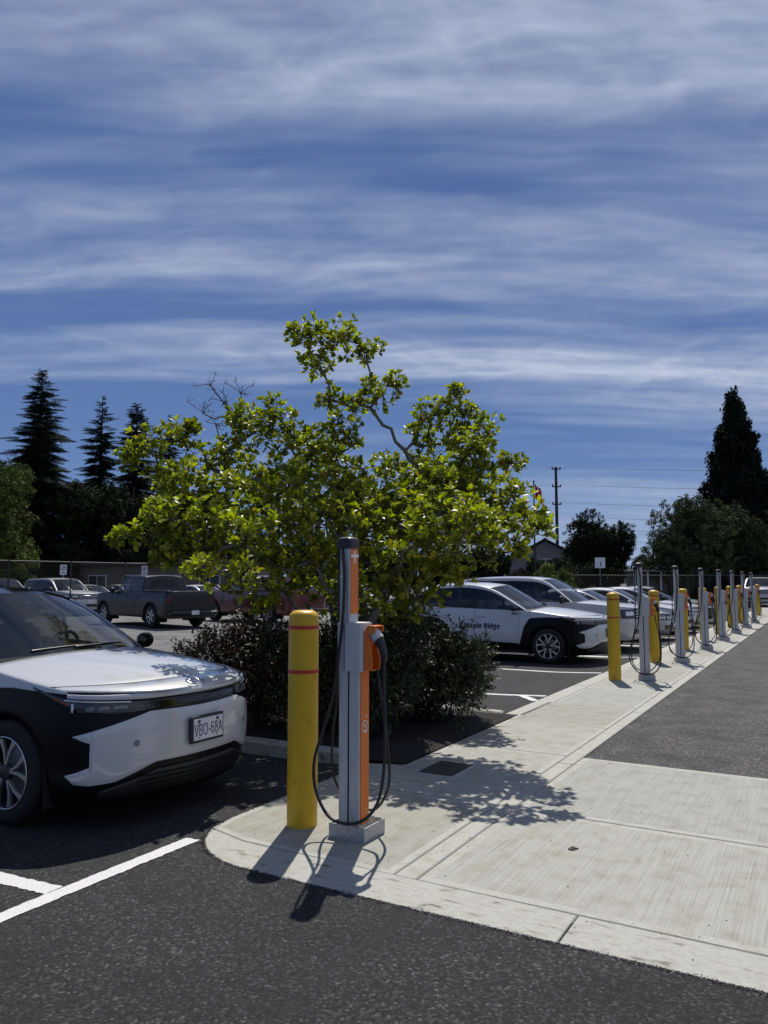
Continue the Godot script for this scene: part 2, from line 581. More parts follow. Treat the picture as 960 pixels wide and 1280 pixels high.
func sheet(poly: Array, y: float) -> Acc:
	# flat polygon in x,z
	var a := Acc.new()
	var idx := Geometry2D.triangulate_polygon(PackedVector2Array(poly))
	for k in range(0, idx.size(), 3):
		var q := []
		for j in 3:
			var p: Vector2 = poly[idx[k + j]]
			q.append(Vector3(p.x, y, p.y))
		if (q[2] - q[0]).cross(q[1] - q[0]).y < 0.0:
			q.reverse()
		a.face(q)
	return a

func rect(x0: float, x1: float, z0: float, z1: float) -> Array:
	return [Vector2(x0, z0), Vector2(x1, z0), Vector2(x1, z1), Vector2(x0, z1)]

func inset(poly: Array, by: float) -> Array:
	# move every edge of a polygon inwards
	var area := 0.0
	var n := poly.size()
	for k in n:
		area += poly[k].cross(poly[(k + 1) % n])
	var s := 1.0 if area > 0 else -1.0
	var out := []
	for k in n:
		var d0: Vector2 = (poly[k] - poly[(k - 1 + n) % n]).normalized()
		var d1: Vector2 = (poly[(k + 1) % n] - poly[k]).normalized()
		var n0 := Vector2(-d0.y, d0.x) * s
		var n1 := Vector2(-d1.y, d1.x) * s
		var m := (n0 + n1)
		out.append(poly[k] + m * (by / maxf(0.5 * m.length_squared(), 0.2)))
	return out

# ---------------------------------------------------------------- ground, walk, planting bed
func make_ground() -> void:
	setting("ground", sheet(rect(-400, 400, -400, 400), -0.06), M.old_asphalt)
	setting("parking_lot", sheet(rect(-60, -9.4, -62, 26), -0.03), M.old_asphalt)
	# one sheet that falls a little towards the stalls
	var rows := []
	for z in [26.0, 0.0, -3.0, -3.85, -6.0, -20.0, -62.0]:
		var row := PackedVector3Array()
		for x in [-9.4, -5.2, -4.6, -4.2, -3.9, -3.6, -3.2, -2.6]:
			row.append(Vector3(x, fall(x), z))
		rows.append(row)
	var pave := Acc.new()
	pave.grid(rows)
	setting("stall_pavement", pave, M.asphalt)
	setting("drive_aisle", sheet(rect(-2.6, 30, -3.85, 26), ASPHALT), M.asphalt)
	setting("road", sheet(rect(-2.045, 40, -90, -7.36), -0.008), M.road)
	# painted lines of the stalls
	var lines := [[-3.69, -3.575, -3.86, 1.4], [-9.2, -3.70, -2.93, -2.815], [-9.2, -3.58, -11.02, -10.91], [-9.2, -3.58, -14.2, -14.09], [-9.2, -3.58, -17.45, -17.34], [-9.2, -3.58, -20.7, -20.59], [-9.2, -3.58, -23.95, -23.84], [-9.2, -3.58, -27.2, -27.09], [-9.2, -3.58, -30.45, -30.34], [-9.2, -3.58, -33.7, -33.59]]
	for l in lines:
		var o := setting("parking_line", ragged(rect(l[0], l[1], l[2], l[3]), 0.004), M.line)
		o.set_meta("label", "white painted stall line on the asphalt")
	for d in [[Vector2(-3.93, -10.93), Vector2(-3.56, -10.46)], [Vector2(-5.55, -10.93), Vector2(-4.45, -9.5)]]:
		var e: Vector2 = (d[1] - d[0]).normalized().orthogonal() * 0.055
		setting("parking_line", ragged([d[0] - e, d[1] - e, d[1] + e, d[0] + e], 0.0055), M.line)
	# stones of the asphalt's broken edge against the kerb
	var edge := front_curve()
	var pts := []
	for k in edge.size() - 1:
		var a: Vector2 = edge[k]
		var b: Vector2 = edge[k + 1]
		var n := int(a.distance_to(b) * 520.0)
		for j in n:
			var p := a.lerp(b, rng.randf())
			var out := Vector2(b.y - a.y, a.x - b.x).normalized()
			if out.y < 0.0:
				out = -out
			pts.append(p + out * (absf(rng.randfn(0.0, 0.014)) - 0.012 - 0.014 * maxf(0.0, sin(p.x * 9.0) * sin(p.x * 23.0 + 1.0))))
	var mm := MultiMesh.new()
	mm.transform_format = MultiMesh.TRANSFORM_3D
	mm.use_colors = true
	mm.mesh = pebble()
	mm.instance_count = pts.size()
	for k in pts.size():
		var s := rng.randf_range(0.003, 0.0075)
		var bas := Basis.from_euler(Vector3(rng.randf() * TAU, rng.randf() * TAU, rng.randf() * TAU)).scaled(Vector3(s * 1.3, s * 0.85, s))
		mm.set_instance_transform(k, Transform3D(bas, Vector3(pts[k].x, -0.0015 - s * 0.25, pts[k].y)))
		var v := 0.03 * exp(rng.randfn(0.0, 0.8))
		mm.set_instance_color(k, Color(v, v, v))
	var mi := MultiMeshInstance3D.new()
	mi.name = "asphalt_crumbs"
	mi.multimesh = mm
	var m := mat(Color.WHITE, 0.85)
	m.vertex_color_use_as_albedo = true
	mi.material_override = m
	add_child(mi)
	mi.set_meta("kind", "stuff")
	tag(mi, "dark crumbled asphalt stones along the edge of the concrete kerb", "asphalt crumbs")

func fall(x: float) -> float:
	return lerpf(ASPHALT, -0.045, smoothstep(-3.2, -4.6, x))

func pebble() -> ArrayMesh:
	var a := Acc.new()
	var sp := [Vector3(0, 1, 0), Vector3(1, 0.1, 0.2), Vector3(0.2, -0.1, 1), Vector3(-1, 0.15, 0.1), Vector3(-0.1, 0, -1), Vector3(0.1, -1, 0)]
	for f in [[0, 1, 2], [0, 2, 3], [0, 3, 4], [0, 4, 1], [5, 2, 1], [5, 3, 2], [5, 4, 3], [5, 1, 4]]:
		a.face([sp[f[0]], sp[f[1]], sp[f[2]]])
	return a.mesh()

func ragged(poly: Array, y: float) -> Acc:
	# paint with slightly uneven edges
	var out := []
	for k in poly.size():
		var a: Vector2 = poly[k]
		var b: Vector2 = poly[(k + 1) % poly.size()]
		var n := maxi(1, int(a.distance_to(b) / 0.03))
		for j in n:
			out.append(a.lerp(b, float(j) / n) + Vector2(rng.randfn(0.0, 0.0035), rng.randfn(0.0, 0.0035)))
	var st := sheet(out, y)
	for k in st.v.size():
		st.v[k].y = y + fall(st.v[k].x)
	return st

func front_curve() -> Array:
	# outer edge of the front kerb, from the right round the nose
	var out := [Vector2(9.0, -3.6), Vector2(-2.7, -3.6)]
	for k in range(1, 13):
		var t := k / 12.0 * PI / 2
		out.append(Vector2(-2.98 - 0.72 * sin(t), -4.32 + 0.72 * cos(t)))
	out.append(Vector2(-3.70, -6.1))
	return out

func slab(called: String, poly: Array, parent: Node, border: float, ring: Material, field: Material, top := 0.0, deep := 0.14) -> MeshInstance3D:
	var a := Acc.new()
	var loops := [[poly, top - deep], [poly, top - 0.007], [inset(poly, 0.007), top]]
	var inner := inset(poly, border) if field else []
	if field:
		loops.append([inner, top])
	for k in loops.size() - 1:
		for j in poly.size():
			var l := (j + 1) % poly.size()
			var q := []
			for w in [[k, j], [k + 1, j], [k + 1, l], [k, l]]:
				var p: Vector2 = loops[w[0]][0][w[1]]
				q.append(Vector3(p.x, loops[w[0]][1], p.y))
			a.face(q)
	if not field:
		var f := sheet(loops[2][0], top)
		for k in range(0, f.i.size(), 3):
			a.face([f.v[f.i[k]], f.v[f.i[k + 1]], f.v[f.i[k + 2]]])
	var o := add(called, a, ring, parent)
	if field:
		add("broomed_field", sheet(inner, top), field, o)
	return o

func make_walk() -> void:
	var walk := Node3D.new()
	walk.name = "sidewalk"
	add_child(walk)
	walk.set_meta("kind", "structure")
	var variants := {}
	for b in ["broom_z", "broom_x"]:
		for k in 3:
			var m: StandardMaterial3D = M[b].duplicate()
			m.albedo_color = [Color(1, 1, 1), Color(0.95, 0.945, 0.93), Color(0.975, 0.98, 0.985)][k]
			m.uv1_offset = Vector3(k * 0.31, k * 0.17, k * 0.43)
			variants[b + str(k)] = m
	# front kerb band in three pieces
	var curve := front_curve()
	var first := [Vector2(-1.145, -3.94), Vector2(-1.145, -3.6)]
	for p in curve:
		if p.x < -1.2 and p.y > -4.06:
			first.append(p)
	first.append(Vector2(-3.66, -4.06))
	first.append(Vector2(-3.3, -3.965))
	slab("kerb_stone", first, walk, 0, M.kerb, null)
	slab("kerb_stone", rect(-1.14, 1.94, -3.94, -3.6), walk, 0, M.kerb, null)
	slab("kerb_stone", rect(1.945, 5.0, -3.94, -3.6), walk, 0, M.kerb, null)
	# pads of the crossing
	var k := 0
	for r in [[-2.05, 1.02, -5.49, -3.945], [1.03, 4.1, -5.49, -3.945], [-2.05, 1.02, -7.35, -5.5], [1.03, 4.1, -7.35, -5.5]]:
		slab("paving_slab", rect(r[0], r[1], r[2], r[3]), walk, 0.07, M.trowel, variants["broom_z" + str(k % 3)])
		k += 1
	# long walk
	slab("paving_slab", [Vector2(-3.3, -3.97), Vector2(-2.2, -3.945), Vector2(-2.2, -5.49), Vector2(-3.7, -5.49), Vector2(-3.7, -4.32), Vector2(-3.66, -4.065)], walk, 0.06, M.trowel, variants["broom_z1"])
	slab("paving_slab", [Vector2(-3.7, -5.5), Vector2(-2.2, -5.5), Vector2(-2.2, -7.34), Vector2(-3.37, -7.34), Vector2(-3.37, -6.3), Vector2(-3.7, -6.15)], walk, 0.06, M.trowel, variants["broom_z0"])
	var z := -7.35
	k = 0
	while z > -60.0:
		var left := -3.37 if z > -9.2 else -3.29
		slab("paving_slab", rect(left, -2.2, z - 1.54, z), walk, 0.05, M.trowel, variants["broom_x" + str(k % 3)])
		k += 1
		z -= 1.55
	z = -3.945
	while z > -60.0:
		slab("edge_strip", rect(-2.193, -2.057, z - 3.09, z), walk, 0, M.trowel, null)
		z -= 3.1
	z = -9.25
	while z > -60.0:
		slab("kerb_stone", rect(-3.54, -3.297, z - 2.99, z), walk, 0, M.trowel, null)
		z -= 3.0
	# utility cover let into the walk
	var lid := thing("utility_cover", "dark rectangular metal utility cover set in the walk under tree shade", "cover", Vector3(-2.98, 0.0, -6.32))
	var a := Acc.new()
	a.box(Vector3(0, -0.012, 0), Vector3(0.36, 0.03, 0.5), 0.004)
	add("frame", a, M.galvanised, lid)
	a = Acc.new()
	a.box(Vector3(0, 0.004, 0), Vector3(0.32, 0.008, 0.46), 0.002)
	for i in 7:
		for j in 10:
			a.box(Vector3(-0.135 + i * 0.045, 0.009, -0.2 + j * 0.0445), Vector3(0.022, 0.004, 0.008), 0.0, Basis(Vector3.UP, PI / 4 if (i + j) % 2 else -PI / 4))
	add("lid", a, M.iron, lid)

func make_bed() -> void:
	# soil, a lumpy sheet
	var rows := []
	var n := FastNoiseLite.new()
	n.seed = 5
	n.frequency = 1.7
	n.fractal_octaves = 4
	for j in 41:
		var row := PackedVector3Array()
		for i in 81:
			var x := lerpf(-9.0, -3.365, i / 80.0)
			var z := lerpf(-6.24, -9.1, j / 40.0)
			var near_edge := minf(minf(-3.365 - x, -6.24 - z), z + 9.1)
			row.append(Vector3(x, 0.012 + (0.06 + 0.05 * n.get_noise_2d(x, z)) * clampf(near_edge / 0.3, 0.0, 1.0), z))
		rows.append(row)
	var a := Acc.new()
	a.grid(rows)
	setting("planting_bed_soil", a, M.soil)
	# kerbs of the bed
	var kerb := thing("planting_bed_kerb", "raised grey concrete kerb between the front stall and the shrubs", "kerb", Vector3.ZERO)
	var x := -9.0
	for k in 3:
		var x1 := minf(x + 1.82, -3.72)
		a = Acc.new()
		a.box(Vector3((x + x1) / 2, -0.02, -6.165), Vector3(x1 - x - 0.006, 0.22, 0.15), 0.025)
		add("kerb_stone", a, M.kerb, kerb)
		x = x1
	kerb = thing("planting_bed_kerb", "raised grey concrete kerb behind the shrubs toward the white cars", "kerb", Vector3.ZERO)
	x = -9.0
	for k in 3:
		var x1 := minf(x + 1.85, -3.56)
		a = Acc.new()
		a.box(Vector3((x + x1) / 2, -0.065, -9.2), Vector3(x1 - x - 0.006, 0.2, 0.16), 0.02)
		add("kerb_stone", a, M.kerb, kerb)
		x = x1

# ---------------------------------------------------------------- bollards, charging posts
func make_bollard(label: String) -> Node3D:
	var b := thing("bollard", label, "bollard", Vector3.ZERO, 0.0, "yellow bollards along the charging posts")
	var a := Acc.new()
	var prof := [[0.104, 0.0], [0.104, 1.36]]
	for k in range(1, 9):
		var t := k / 8.0 * PI / 2
		prof.append([0.104 - 0.055 * (1 - cos(t)), 1.395 + 0.055 * sin(t)])
	prof.append([0.0, 1.452])
	a.lathe(prof, Vector3.ZERO, 40)
	add("sleeve", a, M.yellow, b)
	for y in [1.335, 1.035]:
		a = Acc.new()
		a.lathe([[0.1035, y - 0.013], [0.1056, y - 0.012], [0.1056, y + 0.012], [0.1035, y + 0.013]], Vector3.ZERO, 40)
		add("red_band", a, M.red_tape, b)
	return b

func make_charger(label: String) -> Node3D:
	var c := thing("charging_post", label, "charging post", Vector3.ZERO, 0.0, "electric charging posts along the walk")
	var a := Acc.new()
	# base: a folded steel channel round the foot
	a.box(Vector3(0, 0.046, 0.128), Vector3(0.27, 0.092, 0.006), 0.001)
	a.box(Vector3(0, 0.046, -0.128), Vector3(0.27, 0.092, 0.006), 0.001)
	a.box(Vector3(0.132, 0.046, 0), Vector3(0.006, 0.092, 0.25), 0.001)
	a.box(Vector3(-0.132, 0.046, 0), Vector3(0.006, 0.092, 0.25), 0.001)
	a.box(Vector3(0, 0.012, 0), Vector3(0.258, 0.024, 0.25), 0.0)
	add("base_shroud", a, M.galvanised, c, Vector3(0.025, 0, 0))
	# lower post: extrusion with a groove on each broad face
	var poly := []
	for p in [[-0.082, -0.058], [-0.076, -0.064], [-0.012, -0.064], [-0.012, -0.056], [0.002, -0.056], [0.002, -0.064], [0.072, -0.064], [0.078, -0.058], [0.078, 0.058], [0.072, 0.064], [0.002, 0.064], [0.002, 0.056], [-0.012, 0.056], [-0.012, 0.064], [-0.076, 0.064], [-0.082, 0.058]]:
		poly.append(Vector2(p[0], p[1]))
	var up := Transform3D(Basis(Vector3.RIGHT, Vector3.FORWARD, Vector3.UP), Vector3.ZERO)
	a = Acc.new()
	a.prism(poly, 0.02, 1.07, up)
	add("lower_post", a, M.aluminium, c)
	a = Acc.new()
	for s in [-1, 1]:
		a.box(Vector3(-0.005, 0.545, s * 0.0575), Vector3(0.0135, 1.04, 0.004))
	add("groove_seal", a, M.seal, c)
	a = Acc.new()
	a.box(Vector3(0.0805, 0.57, 0), Vector3(0.007, 0.98, 0.104), 0.002)
	var panel := add("front_panel", a, M.orange, c)
	# round emblem and small print on the panel
	a = Acc.new()
	var ring := []
	for k in 29:
		var t := k / 28.0 * TAU
		ring.append(Vector3(0.0845, 0.70 + cos(t) * 0.037, sin(t) * 0.037))
	a.tube(ring, [0.003], 6, false)
	a.box(Vector3(0.0845, 0.712, 0.0), Vector3(0.002, 0.005, 0.026))
	a.box(Vector3(0.0845, 0.699, 0.004), Vector3(0.002, 0.005, 0.018))
	a.box(Vector3(0.0845, 0.699, -0.011), Vector3(0.002, 0.030, 0.005))
	a.box(Vector3(0.0845, 0.706, 0.013), Vector3(0.002, 0.018, 0.005))
	a.prism([Vector2(-0.016, 0.675), Vector2(0.016, 0.675), Vector2(0.0, 0.655)], 0.0838, 0.0858, Transform3D(Basis(Vector3(0, 0, -1), Vector3.UP, Vector3.RIGHT), Vector3.ZERO))
	add("emblem", a, M.white_print, panel)
	a = Acc.new()
	for k in 3:
		a.box(Vector3(0.0845, 0.765 + (k % 2) * 0.006, -0.01 - k * 0.008), Vector3(0.0015, 0.007, 0.005))
	add("small_print", a, M.white_print, panel)
	# upper post
	a = Acc.new()
	a.box(Vector3(-0.043, 1.62, 0), Vector3(0.078, 0.52, 0.112), 0.006)
	add("upper_post", a, M.aluminium, c)
	a = Acc.new()
	a.box(Vector3(-0.003, 1.655, 0), Vector3(0.007, 0.44, 0.094), 0.002)
	var op := add("upper_panel", a, M.orange, c)
	a = Acc.new()
	a.box(Vector3(0.0012, 1.815, 0), Vector3(0.0015, 0.085, 0.016))
	a.box(Vector3(0.0012, 1.822, 0.028), Vector3(0.0015, 0.019, 0.040))
	a.box(Vector3(0.0012, 1.822, -0.028), Vector3(0.0015, 0.019, 0.040))
	add("plus_mark", a, M.white_print, op)
	# black cap that carries the cable
	var rows := []
	for l in [[0.0, 1.872, 0.0], [1.0, 1.872, 0.0], [1.0, 1.872, 0.0], [1.0, 1.915, 0.0], [0.97, 1.93, 0.0], [0.86, 1.944, 0.0], [0.5, 1.951, 0.0], [0.0, 1.953, 0.0]]:
		var row := PackedVector3Array()
		for k in 28:
			var t := TAU * k / 28
			var cx := signf(cos(t)) * pow(absf(cos(t)), 0.5)
			var cz := signf(sin(t)) * pow(absf(sin(t)), 0.5)
			row.append(Vector3(-0.052 + cx * 0.062 * l[0], l[1], cz * 0.070 * l[0]))
		rows.append(row)
	a = Acc.new()
	a.grid(rows, true)
	add("cap", a, M.black_plastic, c)
	# charger head
	a = Acc.new()
	poly = []
	for p in [[-0.086, -0.072], [0.085, -0.072], [0.105, -0.05], [0.105, 0.05], [0.085, 0.072], [-0.086, 0.072]]:
		poly.append(Vector2(p[0], p[1]))
	a.prism(poly, 1.06, 1.372, up)
	a.prism(inset(poly, 0.006), 1.372, 1.378, up)
	add("head", a, M.aluminium, c)
	a = Acc.new()
	a.box(Vector3(-0.034, 1.21, 0.0735), Vector3(0.003, 0.29, 0.002))
	add("head_seam", a, M.seal, c)
	# orange holster: two cheeks and a back, open towards the walk
	var hol := []
	for p in [[0.0, 0.0], [0.058, 0.012], [0.064, 0.05], [0.06, 0.10], [0.034, 0.165], [0.036, 0.242], [0.088, 0.258], [0.088, 0.296], [0.04, 0.30], [0.012, 0.28], [0.0, 0.22]]:
		hol.append(Vector2(p[0], p[1]))
	a = Acc.new()
	for s in [-1, 1]:
		a.prism(hol, s * 0.052 - 0.004, s * 0.052 + 0.004, Transform3D(Basis(), Vector3(0.106, 1.062, 0)))
	a.box(Vector3(0.112, 1.19, 0), Vector3(0.012, 0.25, 0.096), 0.002)
	a.box(Vector3(0.162, 1.3575, 0), Vector3(0.064, 0.006, 0.096), 0.002)
	a.box(Vector3(0.142, 1.07, 0), Vector3(0.054, 0.006, 0.096), 0.002)
	add("holster", a, M.orange, c)
	# plug: metal collar, grip
	var plug := Node3D.new()
	plug.name = "plug"
	c.add_child(plug, true)
	plug.position.x = -0.035
	a = Acc.new()
	a.tube([Vector3(0.165, 1.335, 0), Vector3(0.195, 1.30, 0), Vector3(0.222, 1.268, 0)], [0.038, 0.043, 0.042], 16)
	add("collar", a, M.aluminium, plug)
	a = Acc.new()
	a.tube(curve_points([Vector3(0.216, 1.275, 0), Vector3(0.232, 1.25, 0), Vector3(0.25, 1.21, 0), Vector3(0.262, 1.17, 0), Vector3(0.264, 1.13, 0)], 3), [0.034, 0.035, 0.035, 0.034, 0.032, 0.029, 0.028, 0.027, 0.027, 0.026, 0.025, 0.022, 0.017], 14)
	a.box(Vector3(0.25, 1.275, 0), Vector3(0.012, 0.05, 0.02), 0.004, Basis(Vector3.BACK, 0.5))
	add("grip", a, M.black_plastic, plug)
	# charging cable: hangs from the cap, loops round the foot, up to the plug
	a = Acc.new()
	a.tube(curve_points([Vector3(0.229, 1.14, 0), Vector3(0.234, 0.98, 0.01), Vector3(0.255, 0.7, 0.035), Vector3(0.26, 0.47, 0.055), Vector3(0.238, 0.27, 0.085), Vector3(0.16, 0.15, 0.125), Vector3(0.032, 0.11, 0.148), Vector3(-0.11, 0.142, 0.146), Vector3(-0.222, 0.29, 0.125), Vector3(-0.238, 0.47, 0.115), Vector3(-0.18, 0.66, 0.105), Vector3(-0.095, 0.93, 0.10), Vector3(-0.058, 1.227, 0.092), Vector3(-0.040, 1.435, 0.082), Vector3(-0.036, 1.687, 0.072), Vector3(-0.052, 1.82, 0.066), Vector3(-0.062, 1.88, 0.05)], 7), [0.0105], 10)
	add("cable", a, M.cable, c)
	a = Acc.new()
	a.tube(curve_points([Vector3(-0.108, 1.89, 0.0), Vector3(-0.125, 1.80, 0.0), Vector3(-0.128, 1.3, 0.0), Vector3(-0.135, 0.90, 0.0), Vector3(-0.19, 0.62, -0.03), Vector3(-0.208, 0.36, -0.06), Vector3(-0.16, 0.20, -0.12), Vector3(-0.05, 0.135, -0.142), Vector3(0.07, 0.13, -0.142), Vector3(0.178, 0.24, -0.10), Vector3(0.247, 0.40, -0.04), Vector3(0.238, 0.72, 0.0), Vector3(0.195, 0.95, 0.0), Vector3(0.18, 1.075, 0.0)], 7), [0.009], 10)
	add("cable", a, M.cable, c)
	return c

func make_street_furniture() -> void:
	var names := ["front", "second", "third", "fourth", "fifth", "sixth", "seventh"]
	var b := make_bollard("large yellow bollard with two red bands beside the nearest charging post")
	b.position = Vector3(-3.17, 0, -4.42)
	var bol := [[-3.12, -13.22, "yellow bollard second from the camera, in front of the white lettered car"], [-3.06, -16.45, "third yellow bollard along the walk, right of the second charging post"], [-3.02, -19.85, "fourth yellow bollard, just behind the third charging post"], [-3.0, -23.15, "fifth yellow bollard, partly hidden behind the fourth charging post"], [-2.97, -26.4, "sixth yellow bollard, beside the fifth charging post"], [-2.95, -29.6, "seventh yellow bollard, beside the sixth charging post"], [-2.93, -32.8, "eighth yellow bollard, beside the seventh charging post"], [-2.83, -40.6, "farthest yellow bollard, right of the last charging post"]]
	for p in bol:
		copy(b, Vector3(p[0], 0, p[1]), 0.7, p[2], "bollard")
	var c := make_charger("nearest charging post, tall silver and orange with black cable loops, beside large bollard")
	c.position = Vector3(-2.76, 0, -4.43)
	var chs := [[-2.68, -13.47, "second charging post, silver with orange holster, right of the second bollard"], [-2.62, -16.70, "third charging post from the camera, silver with hanging black cable"], [-2.58, -20.1, "fourth charging post from the camera along the walk"], [-2.55, -23.35, "fifth charging post from the camera along the walk"], [-2.52, -26.6, "sixth charging post from the camera along the walk"], [-2.49, -29.85, "seventh charging post from the camera along the walk"], [-2.47, -33.3, "eighth charging post, last of the close row before the far bollard"], [-2.44, -46.0, "farthest charging post at the right edge, beyond the last bollard"]]
	var k := 0
	for p in chs:
		copy(c, Vector3(p[0], 0, p[1]), [0.20, 0.34, 0.22, 0.42, 0.28, 0.36, 0.3, 0.3][k], p[2], "charging_post")
		k += 1

# ---------------------------------------------------------------- vehicles: x forward, z to the right, y up from the ground
func prep(q: Dictionary) -> Dictionary:
	var W: float = q.W
	var a: float = q.nose
	var b: float = q.tail
	var k: float = q.get("round", 1.0)
	var kr: float = q.get("round_rear", 1.0)
	var pts := [[a, 0.0], [a - 0.012 * k, 0.17 * W], [a - 0.045 * k, 0.36 * W], [a - 0.085 * k, 0.52 * W], [a - 0.145 * k, 0.67 * W], [a - 0.225 * k, 0.80 * W], [a - 0.32 * k, 0.885 * W], [a - 0.46 * k, 0.94 * W], [a - 0.68 * k, 0.975 * W], [a - 0.95, 0.99 * W], [a - 1.4, W], [0.5 * (a + b), W], [b + 1.2, 0.995 * W], [b + 0.74, 0.985 * W], [b + 0.38 * kr, 0.945 * W], [b + 0.2 * kr, 0.86 * W], [b + 0.09 * kr, 0.68 * W], [b + 0.02 * kr, 0.38 * W], [b, 0.0]]
	var s := 0.0
	q.tx = []
	q.tz = []
	for j in pts.size():
		if j > 0:
			s += Vector2(pts[j][0] - pts[j - 1][0], pts[j][1] - pts[j - 1][1]).length()
		q.tx.append([s, pts[j][0]])
		q.tz.append([s, pts[j][1]])
	q.S = s
	q.sf = s_at_x(q, q.axle_f)
	q.sr = s_at_x(q, q.axle_r)
	return q

func s_at_x(q: Dictionary, x: float) -> float:
	var t: Array = q.tx
	for j in range(1, t.size()):
		if x >= t[j][1]:
			return lerpf(t[j - 1][0], t[j][0], (t[j - 1][1] - x) / maxf(t[j - 1][1] - t[j][1], 1e-6))
	return t[-1][0]

func s_at_z(q: Dictionary, z: float, rear := false) -> float:
	var t: Array = q.tz
	if rear:
		for j in range(t.size() - 1, 0, -1):
			if z <= t[j - 1][1]:
				return lerpf(t[j][0], t[j - 1][0], (z - t[j][1]) / maxf(t[j - 1][1] - t[j][1], 1e-6))
	for j in range(1, t.size()):
		if z <= t[j][1]:
			return lerpf(t[j - 1][0], t[j][0], (z - t[j - 1][1]) / maxf(t[j][1] - t[j - 1][1], 1e-6))
	return t[-1][0]

func out(q: Dictionary, s: float, y: float, off := 0.0) -> Vector3:
	var x := smt(q.tx, s)
	var z := smt(q.tz, s)
	var d := Vector2(smt(q.tx, s + 0.01) - smt(q.tx, s - 0.01), smt(q.tz, s + 0.01) - smt(q.tz, s - 0.01))
	if d.length() < 1e-5:
		d = Vector2(0, 1)
	d = d.normalized()
	var nrm := Vector2(d.y, -d.x)
	if s < 0.011:
		nrm = Vector2(1, 0)
	elif s > q.S - 0.011:
		nrm = Vector2(-1, 0)
	var mid: float = 0.5 * (q.nose + q.tail)
	var fx := clampf((x - mid - 0.6) / (q.nose - mid - 0.6), 0.0, 1.0)
	var bx := clampf((mid - 0.6 - x) / (mid - 0.6 - q.tail), 0.0, 1.0)
	var px: float = x + smt(q.lean_f, y) * fx * fx + smt(q.lean_r, y) * bx * bx
	var pz: float = z * (1.0 - smt(q.inset, y) / q.W)
	return Vector3(px + nrm.x * off, y, maxf(pz + nrm.y * off, 0.0))

func arch_y(q: Dictionary, s: float, R: float) -> float:
	var y := -1.0
	for sa in [q.sf, q.sr]:
		var d := absf(s - sa)
		if d < R:
			y = maxf(y, q.wheel_r + sqrt(R * R - d * d))
	return y

func panel(q: Dictionary, s0: float, s1: float, lo: Array, hi: Array, off := 0.0, ns := 12, ny := 5, side := 1, R := 0.0, skirt := 0.014) -> Acc:
	var ss := []
	for j in ns + 1:
		ss.append(lerpf(s0, s1, float(j) / ns))
	if R > 0.0:
		for sa in [q.sf, q.sr]:
			for e in [-R - 0.0005, -R + 0.0005, -R * 0.98, -R * 0.94, -R * 0.87, R * 0.87, R * 0.94, R * 0.98, R - 0.0005, R + 0.0005]:
				if sa + e > s0 and sa + e < s1:
					ss.append(sa + e)
		ss.sort()
	ss.push_front(s0)
	ss.push_back(s1)
	var rows := []
	for j in ss.size():
		var s: float = ss[j]
		var l := tab(lo, s)
		var h := tab(hi, s)
		if R > 0.0:
			l = maxf(l, arch_y(q, s, R))
		h = maxf(h, l)
		var row := PackedVector3Array()
		for i in range(-1, ny + 2):
			var t := clampf(float(i) / ny, 0.0, 1.0)
			var o := off - (skirt if (i < 0 or i > ny or j == 0 or j == ss.size() - 1) else 0.0)
			var p := out(q, s, lerpf(l, h, t), o)
			p.z *= side
			row.append(p)
		rows.append(row)
	var a := Acc.new()
	a.grid(rows)
	return a

func both(called: String, q: Dictionary, s0: float, s1: float, lo: Array, hi: Array, m: Material, parent: Node, off := 0.0, ns := 12, ny := 5, R := 0.0) -> void:
	for side in [1, -1]:
		add(called, panel(q, s0, s1, lo, hi, off, ns, ny, side, R), m, parent)

func across(called: String, q: Dictionary, s1: float, lo: Array, hi: Array, m: Material, parent: Node, off := 0.0, ns := 20, ny := 4, rear := false) -> MeshInstance3D:
	# one panel from side to side through the middle of the front or the rear
	var rows := []
	for j in range(-ns - 1, ns + 2):
		var f := clampf(float(j) / ns, -1.0, 1.0)
		var s: float = absf(f) * s1
		var l := tab(lo, s)
		var h := maxf(tab(hi, s), l)
		var row := PackedVector3Array()
		for i in range(-1, ny + 2):
			var o := off - (0.014 if (i < 0 or i > ny or absi(j) > ns) else 0.0)
			var p := out(q, (q.S - s) if rear else s, lerpf(l, h, clampf(float(i) / ny, 0.0, 1.0)), o)
			if f < 0.0:
				p.z = -p.z
			row.append(p)
		rows.append(row)
	var a := Acc.new()
	a.grid(rows)
	return add(called, a, m, parent)

func arched(cen: Array, edge: Array, pows: Array, n := 12, v0 := 0.0, v1 := 1.0, drop := 0.0, skirt := 0.0) -> Acc:
	# a surface of rows that run from edge to edge over a middle curve
	var rows := []
	for k in cen.size():
		var c: Vector3 = cen[k]
		var e: Vector3 = edge[k]
		var p: float = lerpf(pows[0], pows[1], float(k) / maxi(cen.size() - 1, 1))
		var row := PackedVector3Array()
		for j in range(-n, n + 1):
			var v := float(j) / n
			var t := pow(absf(v), p)
			row.append(Vector3(lerpf(c.x, e.x, t), lerpf(c.y, e.y, pow(absf(v), 2.2)) - drop, e.z * v))
		if skirt > 0.0:
			row.insert(0, row[0] - Vector3(0, skirt, 0))
			row.append(row[-1] - Vector3(0, skirt, 0))
		rows.append(row)
	if skirt > 0.0:
		for w in [0, rows.size() - 1]:
			var r2 := PackedVector3Array()
			for p in rows[w]:
				r2.append(p - Vector3(0, skirt, 0))
			if w == 0:
				rows.insert(0, r2)
			else:
				rows.append(r2)
	var a := Acc.new()
	a.grid(rows)
	return a

func rail_at(q: Dictionary, x: float) -> Vector3:
	return Vector3(x, smt(q.rail_y, -x), smt(q.rail_z, -x))

